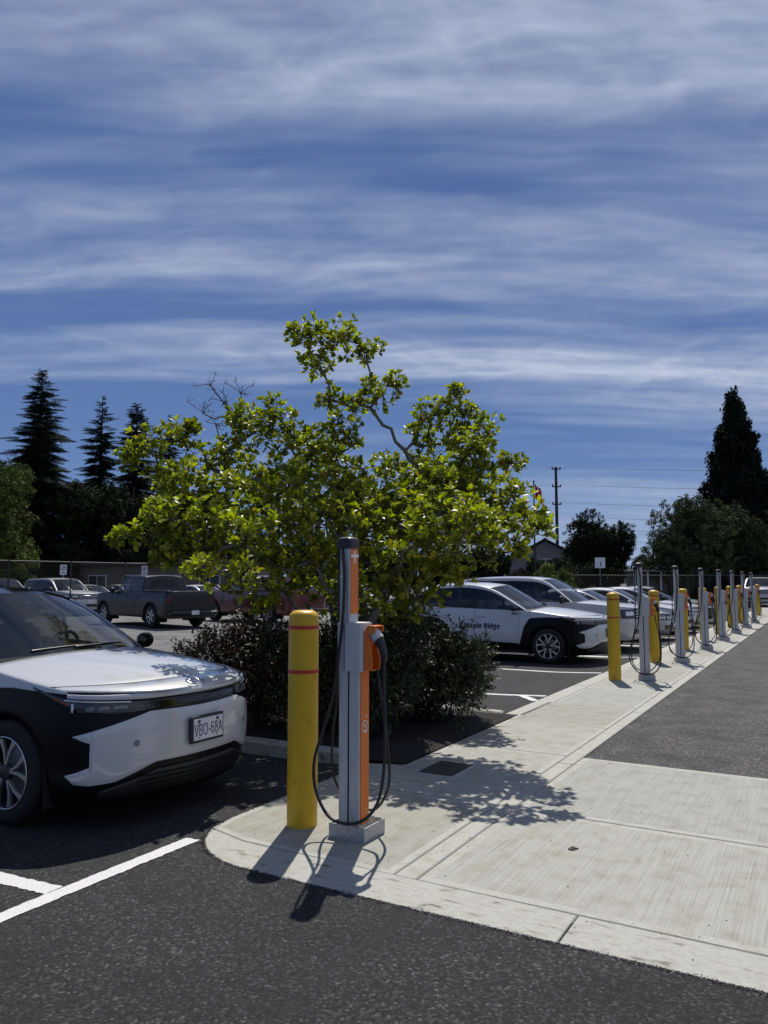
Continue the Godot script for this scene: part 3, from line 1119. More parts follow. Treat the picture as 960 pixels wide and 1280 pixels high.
func side_glass(q: Dictionary, x: float, w: float, off := 0.0) -> Vector3:
	var s := s_at_x(q, x)
	var yb := tab(q.belt, -x)
	var b := out(q, s, yb, -0.028)
	var r := rail_at(q, x)
	var p := b.lerp(r, w)
	p.z += 0.035 * sin(w * PI) * clampf((r.y - yb) / 0.4, 0.0, 1.0) + off
	p.x = x
	return p

func glass_panel(q: Dictionary, xs: Array, w0: float, w1: float, off: float, side: int, ny := 5, skirt := 0.0) -> Acc:
	var rows := []
	var n := xs.size()
	for j in range(-1 if skirt > 0.0 else 0, n + (1 if skirt > 0.0 else 0)):
		var x: float = xs[clampi(j, 0, n - 1)]
		var row := PackedVector3Array()
		for i in range(-1 if skirt > 0.0 else 0, ny + (2 if skirt > 0.0 else 1)):
			var o := off - (skirt if (i < 0 or i > ny or j < 0 or j >= n) else 0.0)
			var p := side_glass(q, x, lerpf(w0, w1, clampf(float(i) / ny, 0.0, 1.0)), o)
			p.z *= side
			row.append(p)
		rows.append(row)
	var a := Acc.new()
	a.grid(rows)
	return a

func steps(a: float, b: float, n: int) -> Array:
	var o := []
	for k in n + 1:
		o.append(lerpf(a, b, float(k) / n))
	return o

func wheel(q: Dictionary, parent: Node, at: Vector3, side: int, style := "twin") -> void:
	var key := "wheel_%s_%s_%s" % [q.wheel_r, style, side]
	var wn := Node3D.new()
	wn.name = "wheel"
	parent.add_child(wn, true)
	wn.position = at
	var r: float = q.wheel_r
	var rr: float = r * q.get("rim", 0.69)
	if not M.has(key):
		var turn := Basis(Vector3.RIGHT, Vector3(0, 0, side), Vector3(0, -side, 0))
		var tyre := Acc.new()
		var hw := 0.115
		var prof := [[rr - 0.012, -hw + 0.02], [rr + 0.01, -hw], [r - 0.05, -hw - 0.004], [r - 0.018, -hw + 0.012], [r - 0.004, -hw + 0.035]]
		for g in [-0.05, 0.0, 0.05]:
			prof.append_array([[r, g - 0.012], [r - 0.008, g - 0.008], [r - 0.008, g + 0.008], [r, g + 0.012]])
		prof.append_array([[r - 0.004, hw - 0.035], [r - 0.018, hw - 0.012], [r - 0.05, hw + 0.004], [rr + 0.01, hw], [rr - 0.012, hw - 0.02]])
		tyre.lathe(prof, Vector3.ZERO, 44, turn)
		var rim := Acc.new()
		rim.lathe([[rr - 0.012, hw - 0.02], [rr - 0.002, hw - 0.004], [rr - 0.012, hw - 0.004], [rr - 0.03, hw - 0.05], [rr - 0.04, -hw + 0.02], [0.12, -0.03], [0.0, -0.03]], Vector3.ZERO, 40, turn)
		var spokes := Acc.new()
		var lip := Acc.new()
		lip.lathe([[rr - 0.003, hw - 0.005], [rr - 0.004, hw + 0.001], [rr - 0.012, hw + 0.001], [rr - 0.014, hw - 0.006]], Vector3.ZERO, 44, turn)
		var n := 5 if style == "twin" else (6 if style == "six" else 10)
		for k in n:
			var a0 := TAU * (k + 0.2) / n
			if style == "twin":
				for sg in [-1, 1]:
					var A: float = a0 + sg * 0.10
					var poly := []
					for p in [[0.055, -0.16 * sg], [0.15, 0.02 * sg], [rr - 0.055, 0.10 * sg], [rr - 0.02, 0.13 * sg], [rr - 0.02, 0.33 * sg], [rr - 0.06, 0.25 * sg], [0.14, 0.16 * sg], [0.06, 0.12 * sg]]:
						poly.append(Vector2(cos(A + p[1]) * p[0], sin(A + p[1]) * p[0]))
					spokes.prism(poly, hw - 0.03, hw - 0.008, Transform3D(Basis(Vector3.RIGHT, Vector3(0, 1, 0), Vector3(0, 0, 1)) if side > 0 else Basis(Vector3.LEFT, Vector3.UP, Vector3.FORWARD), Vector3.ZERO))
			else:
				var poly := []
				var wd := 0.03 if n == 6 else 0.018
				var ca := Vector2(cos(a0), sin(a0))
				var pe := ca.orthogonal()
				for p in [[0.04, -wd], [rr - 0.012, -wd * 0.8], [rr - 0.012, wd * 0.8], [0.04, wd]]:
					poly.append(ca * p[0] + pe * p[1])
				spokes.prism(poly, hw - 0.04, hw - 0.012, Transform3D(Basis() if side > 0 else Basis(Vector3.LEFT, Vector3.UP, Vector3.FORWARD), Vector3.ZERO))
		var hub := Acc.new()
		hub.lathe([[0.062, hw - 0.035], [0.06, hw - 0.014], [0.05, hw - 0.006], [0.0, hw - 0.004]], Vector3.ZERO, 20, turn)
		var disc := Acc.new()
		disc.lathe([[0.16, 0.0], [0.16, 0.012], [0.07, 0.02], [0.0, 0.02]], Vector3.ZERO, 32, turn)
		M[key] = [tyre.mesh(), rim.mesh(), spokes.mesh(), lip.mesh(), hub.mesh(), disc.mesh()]
	var w: Array = M[key]
	put("tyre", w[0], M.tyre, wn)
	put("rim", w[1], M.rim_dark, wn)
	put("spokes", w[2], M.rim_bright, wn)
	put("rim_edge", w[3], M.rim_bright, wn)
	put("hub_cap", w[4], M.rim_dark, wn)
	put("brake_disc", w[5], M.brake, wn)

func make_car(q: Dictionary, called: String, label: String, category: String, paint: Material, group := "") -> Node3D:
	prep(q)
	var c := thing(called, label, category, Vector3.ZERO, 0.0, group)
	var R: float = q.arch_r
	var S: float = q.S
	var sill: float = q.sill
	var clad: float = q.clad          # height of the dark lower body
	var hero: bool = q.get("hero", false)
	var truck: bool = q.has("bed")
	var belt_s := []                  # belt height by perimeter
	for j in 41:
		var s := S * j / 40.0
		var x := smt(q.tx, s)
		belt_s.append([s, tab(q.belt, -x)])
	var lift := func(t: Array, d: float) -> Array:
		return t.map(func(e): return [e[0], e[1] + d])
	# dark shell under the painted panels, with wheel openings
	both("lower_shell", q, 0.0, S, [[0, sill]], lift.call(belt_s, -0.012), M.cladding if q.get("dark_shell", true) else paint, c, -0.012, 90, 8, R)
	# wheel wells, floor
	var a := Acc.new()
	for ax in [q.axle_f, q.axle_r]:
		for side in [-1, 1]:
			var r0 := PackedVector3Array()
			var r1 := PackedVector3Array()
			for k in 17:
				var t := PI * (k / 16.0)
				r0.append(Vector3(ax + cos(t) * (R + 0.01), q.wheel_r + sin(t) * (R + 0.01) - (0.2 if k == 0 or k == 16 else 0.0), side * (q.W - 0.03)))
				r1.append(Vector3(r0[k].x, r0[k].y, side * (q.W - 0.42)))
			a.grid([r0, r1])
			var fan := Array(r1)
			a.face(fan)
	a.box(Vector3(0.5 * (q.axle_f + q.axle_r), sill + 0.06, 0), Vector3(q.axle_f - q.axle_r - 2.0 * R - 0.03, 0.1, q.W * 1.9))
	a.box(Vector3(0.5 * (q.nose + q.tail), sill + 0.09, 0), Vector3(q.nose - q.tail - 0.75, 0.1, q.W * 1.02))
	add("underbody", a, M.underbody, c)
	for ax in [q.axle_f, q.axle_r]:
		for side in [1, -1]:
			wheel(q, c, Vector3(ax, q.wheel_r, side * (q.W - 0.135)), side, q.get("spokes", "twin"))
	# painted side panels: fender, doors, quarter
	var g := 0.004
	var cuts: Array = q.cuts           # x of the door edges, front to rear
	var names := ["front_fender", "front_door", "rear_door", "rear_quarter"]
	var ends := [q.get("fender_from", q.nose - 0.42)] + cuts + [q.get("quarter_to", q.tail + 0.34)]
	for k in ends.size() - 1:
		var s0 := s_at_x(q, ends[k]) + g
		var s1 := s_at_x(q, ends[k + 1]) - g
		var lo: Array = q.paint_lo
		var lo_s := []
		for e in lo:
			lo_s.append([s_at_x(q, e[0]), e[1]])
		var nm: String = names[k] if cuts.size() == 3 else (["front_fender", "front_door", "rear_quarter"][k] if cuts.size() == 2 else names[mini(k, 3)])
		both(nm, q, s0, s1, lo_s, belt_s, paint, c, 0.0, 22, 7, q.get("paint_arch", R))
	if q.has("arch_lip"):
		for ax in [q.axle_f, q.axle_r]:
			var sa := s_at_x(q, ax)
			for side in [1, -1]:
				var rows := []
				for k in 33:
					var t := PI * (1.12 * k / 32.0 - 0.06)
					var row := PackedVector3Array()
					for e in [[R, -0.02], [R, 0.012], [R + q.arch_lip * 0.5, 0.016], [R + q.arch_lip, 0.006], [R + q.arch_lip, -0.012]]:
						var p := out(q, sa - cos(t) * e[0], maxf(q.wheel_r + sin(t) * e[0], sill), e[1])
						p.z *= side
						row.append(p)
					rows.append(row)
				a = Acc.new()
				a.grid(rows)
				add("arch_trim", a, M.cladding, c)
	# bonnet
	var cen := []
	var edge := []
	var e0: float = q.nose - q.get("hood_side", 0.42)
	var rail0 := Vector3(q.rail_y[0][0] * -1.0, q.rail_y[0][1], q.rail_z[0][1])
	for k in 15:
		var u := k / 14.0
		var xe := lerpf(e0, rail0.x + 0.10, u)
		var xc := lerpf(q.nose + smt(q.lean_f, q.lip) - 0.004, q.cowl + 0.03, u)
		cen.append(Vector3(xc, smt(q.hood, -xc), 0))
		var se := s_at_x(q, xe)
		edge.append(out(q, se, tab(q.belt, -xe) + 0.004, -0.006))
	var hp: Array = q.get("hood_pow", [3.2, 2.2])
	if hero:
		add("nose_panel", arched(cen.slice(0, 3), edge.slice(0, 3), [hp[0], lerpf(hp[0], hp[1], 0.13)], 16, 0, 1, 0, 0.012), paint, c)
		var c2 := [cen[2] + Vector3(-0.006, 0.001, 0)] + cen.slice(3)
		var e2 := [edge[2] + Vector3(-0.006, 0.001, 0)] + edge.slice(3)
		add("bonnet", arched(c2, e2, [lerpf(hp[0], hp[1], 0.13), hp[1]], 16, 0, 1, 0, 0.012), paint, c)
	else:
		add("bonnet", arched(cen, edge, hp, 12, 0, 1, 0, 0.012), paint, c)
	# cowl, windscreen
	var hx: float = q.header
	var hc := Vector3(hx + q.get("header_bow", 0.10), smt(q.roof, -hx), 0)
	var ec := []
	var cc := []
	for k in 9:
		var u := k / 8.0
		ec.append(rail_at(q, lerpf(rail0.x, hx, u)) + Vector3(0, 0, -0.03 - 0.012 * u))
		var p := Vector3(q.cowl - 0.06, smt(q.hood, -q.cowl) - 0.02, 0).lerp(hc, u)
		cc.append(p + Vector3(0.004, 0.006, 0) * sin(u * PI))
	var cw := arched([Vector3(q.cowl + 0.05, smt(q.hood, -q.cowl) - 0.03, 0), Vector3(q.cowl - 0.10, smt(q.hood, -q.cowl) - 0.03, 0)], [edge[-1] - Vector3(-0.03, 0.03, 0), ec[0] + Vector3(-0.05, -0.02, 0.02)], [2.2, 2.0], 12)
	add("cowl", cw, M.black_plastic, c)
	var ws := add("windscreen", arched(cc, ec, [2.0, 2.0], 12), M.glass, c)
	if hero:
		for wp in [[0.40, -0.10], [0.02, -0.55]]:
			var path := []
			for k in 7:
				var v := lerpf(wp[0], wp[1], k / 6.0)
				var t := absf(v / ec[0].z)
				path.append(Vector3(lerpf(cc[0].x, ec[0].x, t * t) - 0.045 - k * 0.004, lerpf(cc[0].y, ec[0].y, pow(t, 2.2)) + 0.032 + k * 0.002, v))
			a = Acc.new()
			a.tube(path, [0.012, 0.010, 0.009, 0.008, 0.008, 0.008, 0.006], 6)
			add("wiper", a, M.black_plastic, ws)
	# roof
	var rx: float = q.roof_end
	cen = []
	edge = []
	for k in 13:
		var u := k / 12.0
		var xe := lerpf(hx, rx, u)
		var xc := lerpf(hx + q.get("header_bow", 0.10), rx - q.get("rear_bow", 0.06), u)
		var re := rail_at(q, xe)
		edge.append(re + Vector3(0, 0.002, 0))
		cen.append(Vector3(xc, smt(q.roof, -xe), 0))
	add("roof", arched(cen, edge, [2.0, 2.0], 10), q.get("roof_mat", paint), c)
	add("headliner", arched(cen, edge, [2.0, 2.0], 6, 0, 1, 0.03), M.liner, c)
	# side glazing
	var wx: Array = q.windows
	var rail_end: float = q.rail_end
	for side in [1, -1]:
		var part := 0
		for wdw in wx:
			var mm: Material = M.glass if part == 0 else M.dark_glass
			add("side_window", glass_panel(q, steps(wdw[0], wdw[1], 8), 0.05, 0.88, 0.0, side), mm, c)
			part += 1
		# pillars between the windows, in black
		var last: float = rail0.x - 0.005
		for wdw in wx + [[rail_end, rail_end]]:
			if last - wdw[0] > 0.01:
				add("pillar", glass_panel(q, steps(last, wdw[0], 4), 0.0, 0.88, 0.004, side), q.get("pillar_mat", M.gloss_black) if wdw[0] != rail_end else q.get("rear_pillar", paint), c)
			last = wdw[1]
		add("window_sill", glass_panel(q, steps(rail0.x - 0.01, rail_end, 14), -0.03, 0.055, 0.006, side, 2), M.black_plastic, c)
		var rp := PackedVector3Array()
		add("roof_rail", glass_panel(q, steps(rail0.x, rail_end, 22), 0.87, 1.01, 0.008, side, 3, 0.02), q.get("rail_mat", paint), c)
		# A-pillar filler between windscreen and rail
		a = Acc.new()
		var r0 := PackedVector3Array()
		var r1 := PackedVector3Array()
		for k in 9:
			var e: Vector3 = ec[k]
			r0.append(Vector3(e.x + 0.012, e.y + 0.004, side * (e.z - 0.015)))
			var p := rail_at(q, lerpf(rail0.x, hx, k / 8.0))
			r1.append(Vector3(p.x, p.y + 0.002, side * (p.z + 0.006)))
		a.grid([r0, r1])
		add("windscreen_pillar", a, q.get("rail_mat", paint), c)
	# rear window and tail
	if not truck:
		cen = []
		edge = []
		var t0: Vector3 = Vector3(rx - q.get("rear_bow", 0.06), smt(q.roof, -rx), 0)
		var t1: Vector3 = q.tail_top
		for k in 9:
			var u := k / 8.0
			cen.append(t0.lerp(t1, u) + Vector3(-0.02, 0.02, 0) * sin(u * PI))
			var re := rail_at(q, lerpf(rx, rail_end, u))
			edge.append(re + Vector3(0, 0, -0.01))
		add("rear_window", arched(cen.slice(0, 7), edge.slice(0, 7), [2.0, 2.2], 10), M.dark_glass, c)
		add("tailgate_top", arched(cen.slice(6), edge.slice(6), [2.2, 2.4], 10), paint, c)
		var er := out(q, s_at_x(q, q.tail + 0.3), tab(q.belt, -(q.tail + 0.3)), -0.012)
		if q.has("boot"):
			var bc := []
			var be := []
			for k in 7:
				var u := k / 6.0
				var x := lerpf(t1.x, q.tail + 0.03, u)
				bc.append(Vector3(x, lerpf(t1.y, q.boot, u) + 0.02 * sin(u * PI), 0))
				var xe := lerpf(rail_end, q.tail + 0.3, u)
				be.append(out(q, s_at_x(q, xe), tab(q.belt, -xe), -0.008))
			add("boot_lid", arched(bc, be, [2.2, 3.0], 10), paint, c)
		else:
			var bc := [t1, Vector3(q.tail + 0.02, tab(q.belt, -q.tail), 0)]
			var be := [edge[-1], er]
			add("tail_shelf", arched(bc, be, [2.4, 3.0], 10), paint, c)
		across("tailgate", q, s_at_z(q, 0.001) + (S - s_at_z(q, 0.80 * q.W, true)), [[0, clad + 0.15]], [[0, tab(q.belt, -q.tail) - 0.002]], paint, c, 0.0, 16, 5, true)
		across("rear_bumper", q, S - s_at_x(q, q.axle_r - R - 0.06), [[0, sill + 0.18]], [[0, clad + 0.14]], q.get("bumper_mat", paint), c, 0.006, 20, 4, true)
		var sl := s_at_z(q, 0.55 * q.W, true)
		for side in [1, -1]:
			add("tail_lamp", panel(q, s_at_x(q, q.tail + 0.42), sl, [[0, q.lamp_rear[0]]], [[0, q.lamp_rear[1]]], 0.008, 10, 3, side), M.tail_red, c)
	else:
		make_truck_bed(q, c, paint, belt_s)
	# interior
	make_interior(q, c)
	# mirrors
	for side in [1, -1]:
		var mx: float = rail0.x - 0.18
		var base := side_glass(q, mx, 0.12)
		var mn := Node3D.new()
		mn.name = "mirror"
		c.add_child(mn, true)
		mn.position = Vector3(base.x, base.y, base.z * side)
		a = Acc.new()
		var big: float = q.get("mirror", 1.0)
		a.tube([Vector3(0, -0.02, -0.03 * side), Vector3(0.0, 0.0, 0.09 * side)], [0.022, 0.02], 8)
		add("arm", a, M.black_plastic, mn)
		a = Acc.new()
		var rows := []
		for k in 9:
			var u := k / 8.0
			var rad := sqrt(maxf(0.0, 1.0 - pow(absf(2 * u - 1), 3.0)))
			var row := PackedVector3Array()
			for j in 14:
				var t := TAU * j / 14
				row.append(Vector3(0.01 + cos(t) * 0.055 * rad - 0.02 * u, 0.045 + sin(t) * 0.072 * big * rad, side * (0.06 + 0.21 * u)))
			rows.append(row)
		a.grid(rows, true)
		add("mirror_cap", a, q.get("mirror_mat", paint), mn)
	# door handles and bonnet details
	for side in [1, -1]:
		for k in mini(cuts.size() - 1, 2):
			var hxp: float = cuts[k + 1] + 0.15
			var s := s_at_x(q, hxp)
			var path := []
			for j in 5:
				var p := out(q, s - 0.10 + 0.05 * j, q.handle_y, 0.012 + 0.012 * sin(PI * j / 4.0))
				p.z *= side
				path.append(p)
			a = Acc.new()
			a.tube(path, [0.012], 6)
			add("door_handle", a, paint, c)
	return c

func make_interior(q: Dictionary, c: Node3D) -> void:
	var r0x: float = -q.rail_y[0][0]
	var by: float = tab(q.belt, -r0x)
	var a := Acc.new()
	# dashboard, a rounded shelf
	var rows := []
	for z in steps(-q.W + 0.16, q.W - 0.16, 10):
		rows.append(PackedVector3Array([Vector3(q.cowl - 0.1 - 0.12 * z * z, by - 0.03, z), Vector3(q.cowl - 0.35, by + 0.0, z), Vector3(q.cowl - 0.6, by - 0.01, z), Vector3(q.cowl - 0.68, by - 0.07, z), Vector3(q.cowl - 0.64, by - 0.35, z)]))
	a.grid(rows)
	a.box(Vector3(0.5 * (q.cowl - 0.6 + q.rail_end), q.sill + 0.17, 0), Vector3(q.cowl - 0.6 - q.rail_end, 0.04, 2 * q.W - 0.24))
	add("dashboard", a, M.interior, c)
	a = Acc.new()
	var sx: float = q.cowl - 0.78
	var ring := []
	for k in 25:
		var t := TAU * k / 24
		ring.append(Vector3(sx + 0.07 * sin(t), by + 0.005 + 0.165 * sin(t), -0.36 + 0.18 * cos(t)))
	a.tube(ring, [0.016], 8, false)
	a.box(Vector3(sx, by, -0.36), Vector3(0.04, 0.06, 0.30), 0.01)
	a.box(Vector3(sx + 0.1, by - 0.02, -0.36), Vector3(0.2, 0.07, 0.07), 0.02)
	add("steering_wheel", a, M.interior, c)
	for p in q.seats:
		for z in ([-0.37, 0.37] if p[1] == 0 else [0.0]):
			var w := 0.5 if p[1] == 0 else 1.25
			a = Acc.new()
			a.box(Vector3(p[0] + 0.2, by - 0.42, z), Vector3(0.52, 0.18, w), 0.05)
			a.box(Vector3(p[0] - 0.12, by - 0.08, z), Vector3(0.15, 0.62, w), 0.06, Basis(Vector3.BACK, 0.22))
			for zz in ([z] if p[1] == 0 else [-0.36, 0.36]):
				a.box(Vector3(p[0] - 0.22, by + 0.31, zz), Vector3(0.10, 0.19, 0.26), 0.045, Basis(Vector3.BACK, 0.15))
			add("seat", a, M.seat, c)

func make_truck_bed(q: Dictionary, c: Node3D, paint: Material, belt_s: Array) -> void:
	var bx: float = q.bed
	var top := tab(q.belt, -q.tail)
	var a := Acc.new()
	# back of the cab with its window
	var ce := []
	var cc := []
	var g0: float = q.roof_end
	for k in 5:
		var u := k / 4.0
		var y := lerpf(smt(q.roof, -g0), top, u)
		ce.append(Vector3(lerpf(g0, bx, u), lerpf(rail_at(q, g0).y, top, u), lerpf(rail_at(q, g0).z, q.W - 0.12, u)))
		cc.append(Vector3(lerpf(g0 - 0.04, bx - 0.02, u), y, 0))
	add("cab_back", arched(cc, ce, [2.0, 2.0], 8), paint, c)
	var wc := []
	var wd := []
	for k in range(1, 4):
		wc.append(cc[k] + Vector3(-0.008, 0, 0))
		wd.append(ce[k] * Vector3(1, 1, 0.82) + Vector3(-0.012, 0, 0))
	add("rear_window", arched(wc, wd, [2.0, 2.0], 8), M.dark_glass, c)
	# load bed: walls, floor, rails, tailgate
	var t: float = q.tail + 0.06
	var wi: float = q.W - 0.16
	for s in [1, -1]:
		a.face([Vector3(bx, top, s * wi), Vector3(t, top, s * wi), Vector3(t, top - 0.52, s * wi), Vector3(bx, top - 0.52, s * wi)])
	a.face([Vector3(bx, top - 0.52, wi), Vector3(t, top - 0.52, wi), Vector3(t, top - 0.52, -wi), Vector3(bx, top - 0.52, -wi)])
	a.face([Vector3(bx, top, wi), Vector3(bx, top - 0.52, wi), Vector3(bx, top - 0.52, -wi), Vector3(bx, top, -wi)])
	add("load_bed", a, M.interior, c)
	for s in [1, -1]:
		a = Acc.new()
		a.box(Vector3(0.5 * (bx + t), top + 0.008, s * (q.W - 0.105)), Vector3(bx - t, 0.03, 0.15), 0.012)
		add("bed_rail", a, M.black_plastic, c)
	across("tailgate", q, q.S - s_at_z(q, 0.80 * q.W, true), [[0, 0.62]], [[0, top]], paint, c, 0.004, 14, 4, true)
	a = Acc.new()
	a.box(Vector3(t - 0.02, top - 0.26, 0), Vector3(0.06, 0.54, 2 * q.W - 0.34), 0.02)
	add("tailgate_inner", a, paint, c)
	a = Acc.new()
	a.box(Vector3(q.tail - 0.05, 0.54, 0), Vector3(0.22, 0.16, 2 * q.W - 0.12), 0.05)
	add("rear_bumper", a, q.get("bumper_mat", paint), c)
	a = Acc.new()
	a.box(Vector3(q.tail - 0.163, 0.56, 0), Vector3(0.008, 0.15, 0.30), 0.003)
	add("number_plate", a, M.plate, c)
	for s in [1, -1]:
		add("tail_lamp", panel(q, s_at_x(q, q.tail + 0.14), s_at_z(q, 0.83 * q.W, true), [[0, q.lamp_rear[0]]], [[0, q.lamp_rear[1]]], 0.01, 6, 3, s), M.tail_red, c)

# ---- the electric crossover of the two lettered fleet cars
func crossover_spec() -> Dictionary:
	return {
		"hero": true, "nose": 2.345, "tail": -2.345, "W": 0.93, "axle_f": 1.33, "axle_r": -1.46, "wheel_r": 0.362, "rim": 0.70, "arch_r": 0.405, "sill": 0.19, "clad": 0.40,
		"inset": [[0.15, 0.07], [0.3, 0.025], [0.5, 0.0], [0.7, 0.004], [0.85, 0.018], [1.0, 0.045], [1.15, 0.09]],
		"lean_f": [[0.15, -0.10], [0.3, -0.03], [0.45, 0.0], [0.6, 0.005], [0.8, -0.015], [0.87, -0.03], [0.92, -0.04], [1.0, -0.07]],
		"lean_r": [[0.2, 0.1], [0.45, 0.0], [0.7, 0.0], [1.0, 0.05], [1.15, 0.09]],
		"belt": [[-2.4, 0.925], [-1.95, 0.945], [-1.6, 0.985], [-1.2, 1.035], [-0.85, 1.065], [0.0, 1.085], [1.0, 1.11], [1.8, 1.14], [2.345, 1.10]],
		"lip": 0.92, "hood": [[-2.32, 0.925], [-2.2, 0.965], [-2.0, 1.01], [-1.6, 1.075], [-1.2, 1.12], [-0.95, 1.145]], "cowl": 1.02, "hood_pow": [3.3, 2.3],
		"rail_y": [[-0.82, 1.085], [-0.5, 1.27], [-0.1, 1.48], [0.15, 1.555], [0.5, 1.60], [0.9, 1.595], [1.3, 1.55], [1.7, 1.42], [2.05, 1.17]],
		"rail_z": [[-0.82, 0.80], [-0.5, 0.75], [-0.1, 0.68], [0.15, 0.65], [0.5, 0.635], [0.9, 0.63], [1.3, 0.625], [1.7, 0.66], [2.05, 0.75]],
		"rail_end": -2.05, "header": -0.02, "header_bow": 0.16, "roof": [[-0.1, 1.56], [0.02, 1.59], [0.4, 1.645], [0.8, 1.652], [1.3, 1.62], [1.75, 1.54]], "roof_end": -1.68, "rear_bow": 0.12,
		"windows": [[0.66, -0.24], [-0.31, -1.12], [-1.18, -1.66]], "tail_top": Vector3(-2.22, 1.13, 0), "lamp_rear": [0.92, 1.0],
		"cuts": [0.72, -0.28, -1.22], "paint_lo": [[1.95, 0.93], [1.36, 0.945], [0.95, 0.92], [0.80, 0.70], [0.75, 0.36], [0.68, 0.40], [-0.7, 0.44], [-0.86, 0.60], [-0.98, 0.80], [-1.2, 0.89], [-1.5, 0.90], [-1.7, 0.86], [-1.9, 0.66], [-2.1, 0.6]], "paint_arch": 0.0,
		"handle_y": 0.93, "seats": [[-0.25, 0], [-1.1, 1]], "mirror_mat": M.gloss_black, "hood_side": 0.46, "fender_from": 1.90,
	}

func crossover_front(q: Dictionary, c: Node3D, paint: Material) -> void:
	# front end: gloss band, bumper wings, lower grille, lamps, plate, emblem
	across("gloss_band", q, 0.53, [[0, 0.80], [0.45, 0.805], [0.53, 0.835]], [[0, 0.872], [0.53, 0.872]], M.gloss_black, c, -0.008, 24, 3)
	across("nose_lip", q, 1.04, [[0, 0.884], [0.5, 0.884], [1.04, 0.905]], [[0, 0.922], [0.6, 0.922], [1.04, 0.932]], paint, c, 0.004, 26, 2)
	var wing := across("front_bumper", q, 0.865, [[0, 0.455], [0.42, 0.45], [0.56, 0.40], [0.70, 0.35], [0.865, 0.335]], [[0, 0.792], [0.46, 0.796], [0.60, 0.758], [0.865, 0.690]], paint, c, 0.002, 30, 8)
	for side in [1, -1]:
		add("bumper_wing_tip", panel(q, 0.8645, 1.035, [[0.86, 0.335], [0.98, 0.345], [1.035, 0.395]], [[0.86, 0.46], [0.95, 0.425], [1.035, 0.402]], 0.002, 6, 3, side), paint, wing)
		add("bumper_wing_tip", panel(q, 0.8645, 0.985, [[0.86, 0.615], [0.93, 0.635], [0.985, 0.656]], [[0.86, 0.690], [0.985, 0.660]], 0.002, 6, 2, side), paint, wing)
		# corner air duct: a recessed pocket
		var a := Acc.new()
		var rows := []
		for e in [[0.875, 0.0, 0.0], [0.90, 0.0, -0.05], [0.94, 0.0, -0.07], [0.985, 0.0, -0.03]]:
			var row := PackedVector3Array()
			for y in steps(0.45, 0.61, 4):
				var p := out(q, e[0], y, e[2])
				p.z *= side
				row.append(p)
			rows.append(row)
		a.grid(rows)
		add("air_duct", a, M.seal, c)
		# head lamp: dark lens, bright inner pieces, amber corner
		var lamp := add("head_lamp", panel(q, 0.47, 1.36, [[0.47, 0.812], [0.7, 0.80], [1.0, 0.84], [1.36, 0.955]], [[0.47, 0.868], [0.9, 0.884], [1.1, 0.905], [1.36, 0.968]], 0.003, 18, 3, side), M.lamp_lens, c)
		add("lamp_strip", panel(q, 0.60, 1.06, [[0.6, 0.868], [1.06, 0.888]], [[0.6, 0.877], [1.06, 0.900]], 0.009, 10, 2, side, 0.0, 0.006), M.lamp_bright, lamp)
		for u in [[0.62, 0.72], [0.745, 0.82], [0.845, 0.90]]:
			add("lamp_cell", panel(q, u[0], u[1], [[0, 0.822]], [[0, 0.852]], 0.006, 4, 2, side, 0.0, 0.008), M.lamp_inner, lamp)
		# bright corner pieces: an upright light guide and a bezel
		add("light_guide", panel(q, 0.985, 1.0, [[0, 0.815]], [[0, 0.872]], 0.008, 3, 3, side, 0.0, 0.006), M.lamp_bright, lamp)
		add("lamp_bezel", panel(q, 1.0, 1.10, [[1.0, 0.858], [1.10, 0.878]], [[1.0, 0.876], [1.10, 0.893]], 0.007, 4, 2, side, 0.0, 0.006), M.lamp_inner, lamp)
		add("lamp_base", panel(q, 0.50, 0.96, [[0.5, 0.809], [0.96, 0.822]], [[0.5, 0.814], [0.96, 0.827]], 0.008, 8, 2, side, 0.0, 0.006), M.lamp_inner, lamp)
		add("corner_reflector", panel(q, 1.02, 1.16, [[1.02, 0.853], [1.16, 0.898]], [[1.02, 0.872], [1.16, 0.916]], 0.008, 5, 2, side, 0.0, 0.005), M.amber, lamp)
		# parking sensor
		a = Acc.new()
		var ps := out(q, 0.56, 0.595, 0.002)
		ps.z *= side
		var nrm := Basis(Vector3.BACK, -PI / 2).rotated(Vector3.UP, -0.25 * side)
		a.lathe([[0.021, 0.0], [0.021, 0.004], [0.016, 0.005], [0.015, 0.001], [0.011, 0.002], [0.0, 0.002]], ps, 18, nrm)
		add("parking_sensor", a, M.brake, wing)
	across("lower_grille", q, 0.80, [[0, 0.235], [0.80, 0.24]], [[0, 0.40], [0.40, 0.395], [0.6, 0.34], [0.80, 0.29]], M.black_plastic, c, 0.0, 20, 4)
	var a := Acc.new()
	for k in 4:
		var path := []
		for j in range(-12, 13):
			var p := out(q, absf(j) * 0.045, 0.262 + k * 0.034, 0.008)
			p.z *= signf(j)
			path.append(p)
		a.tube(path, [0.006], 5)
	add("grille_bars", a, M.cladding, c)
	# number plate on its dark holder
	var fx: float = out(q, 0.0, 0.6, 0.0).x
	a = Acc.new()
	a.box(Vector3(fx + 0.016, 0.625, 0.0), Vector3(0.024, 0.19, 0.345), 0.005, Basis(Vector3.BACK, 0.03))
	var plate := add("number_plate", a, M.black_plastic, c)
	a = Acc.new()
	a.box(Vector3(fx + 0.030, 0.625, -0.004), Vector3(0.004, 0.152, 0.305), 0.002, Basis(Vector3.BACK, 0.03))
	add("plate_face", a, M.plate, plate)
	var tm := text_mesh("VBO-68A", 0.085, 0.002, "Droid Sans", 500)
	if q.get("first", false):
		var t := put("plate_letters", tm, M.plate_ink, plate, Vector3(fx + 0.0325, 0.618, -0.004))
		t.rotation = Vector3(0, PI / 2, 0)
		t.scale = Vector3(0.63, 1.0, 1.0)
	a = Acc.new()
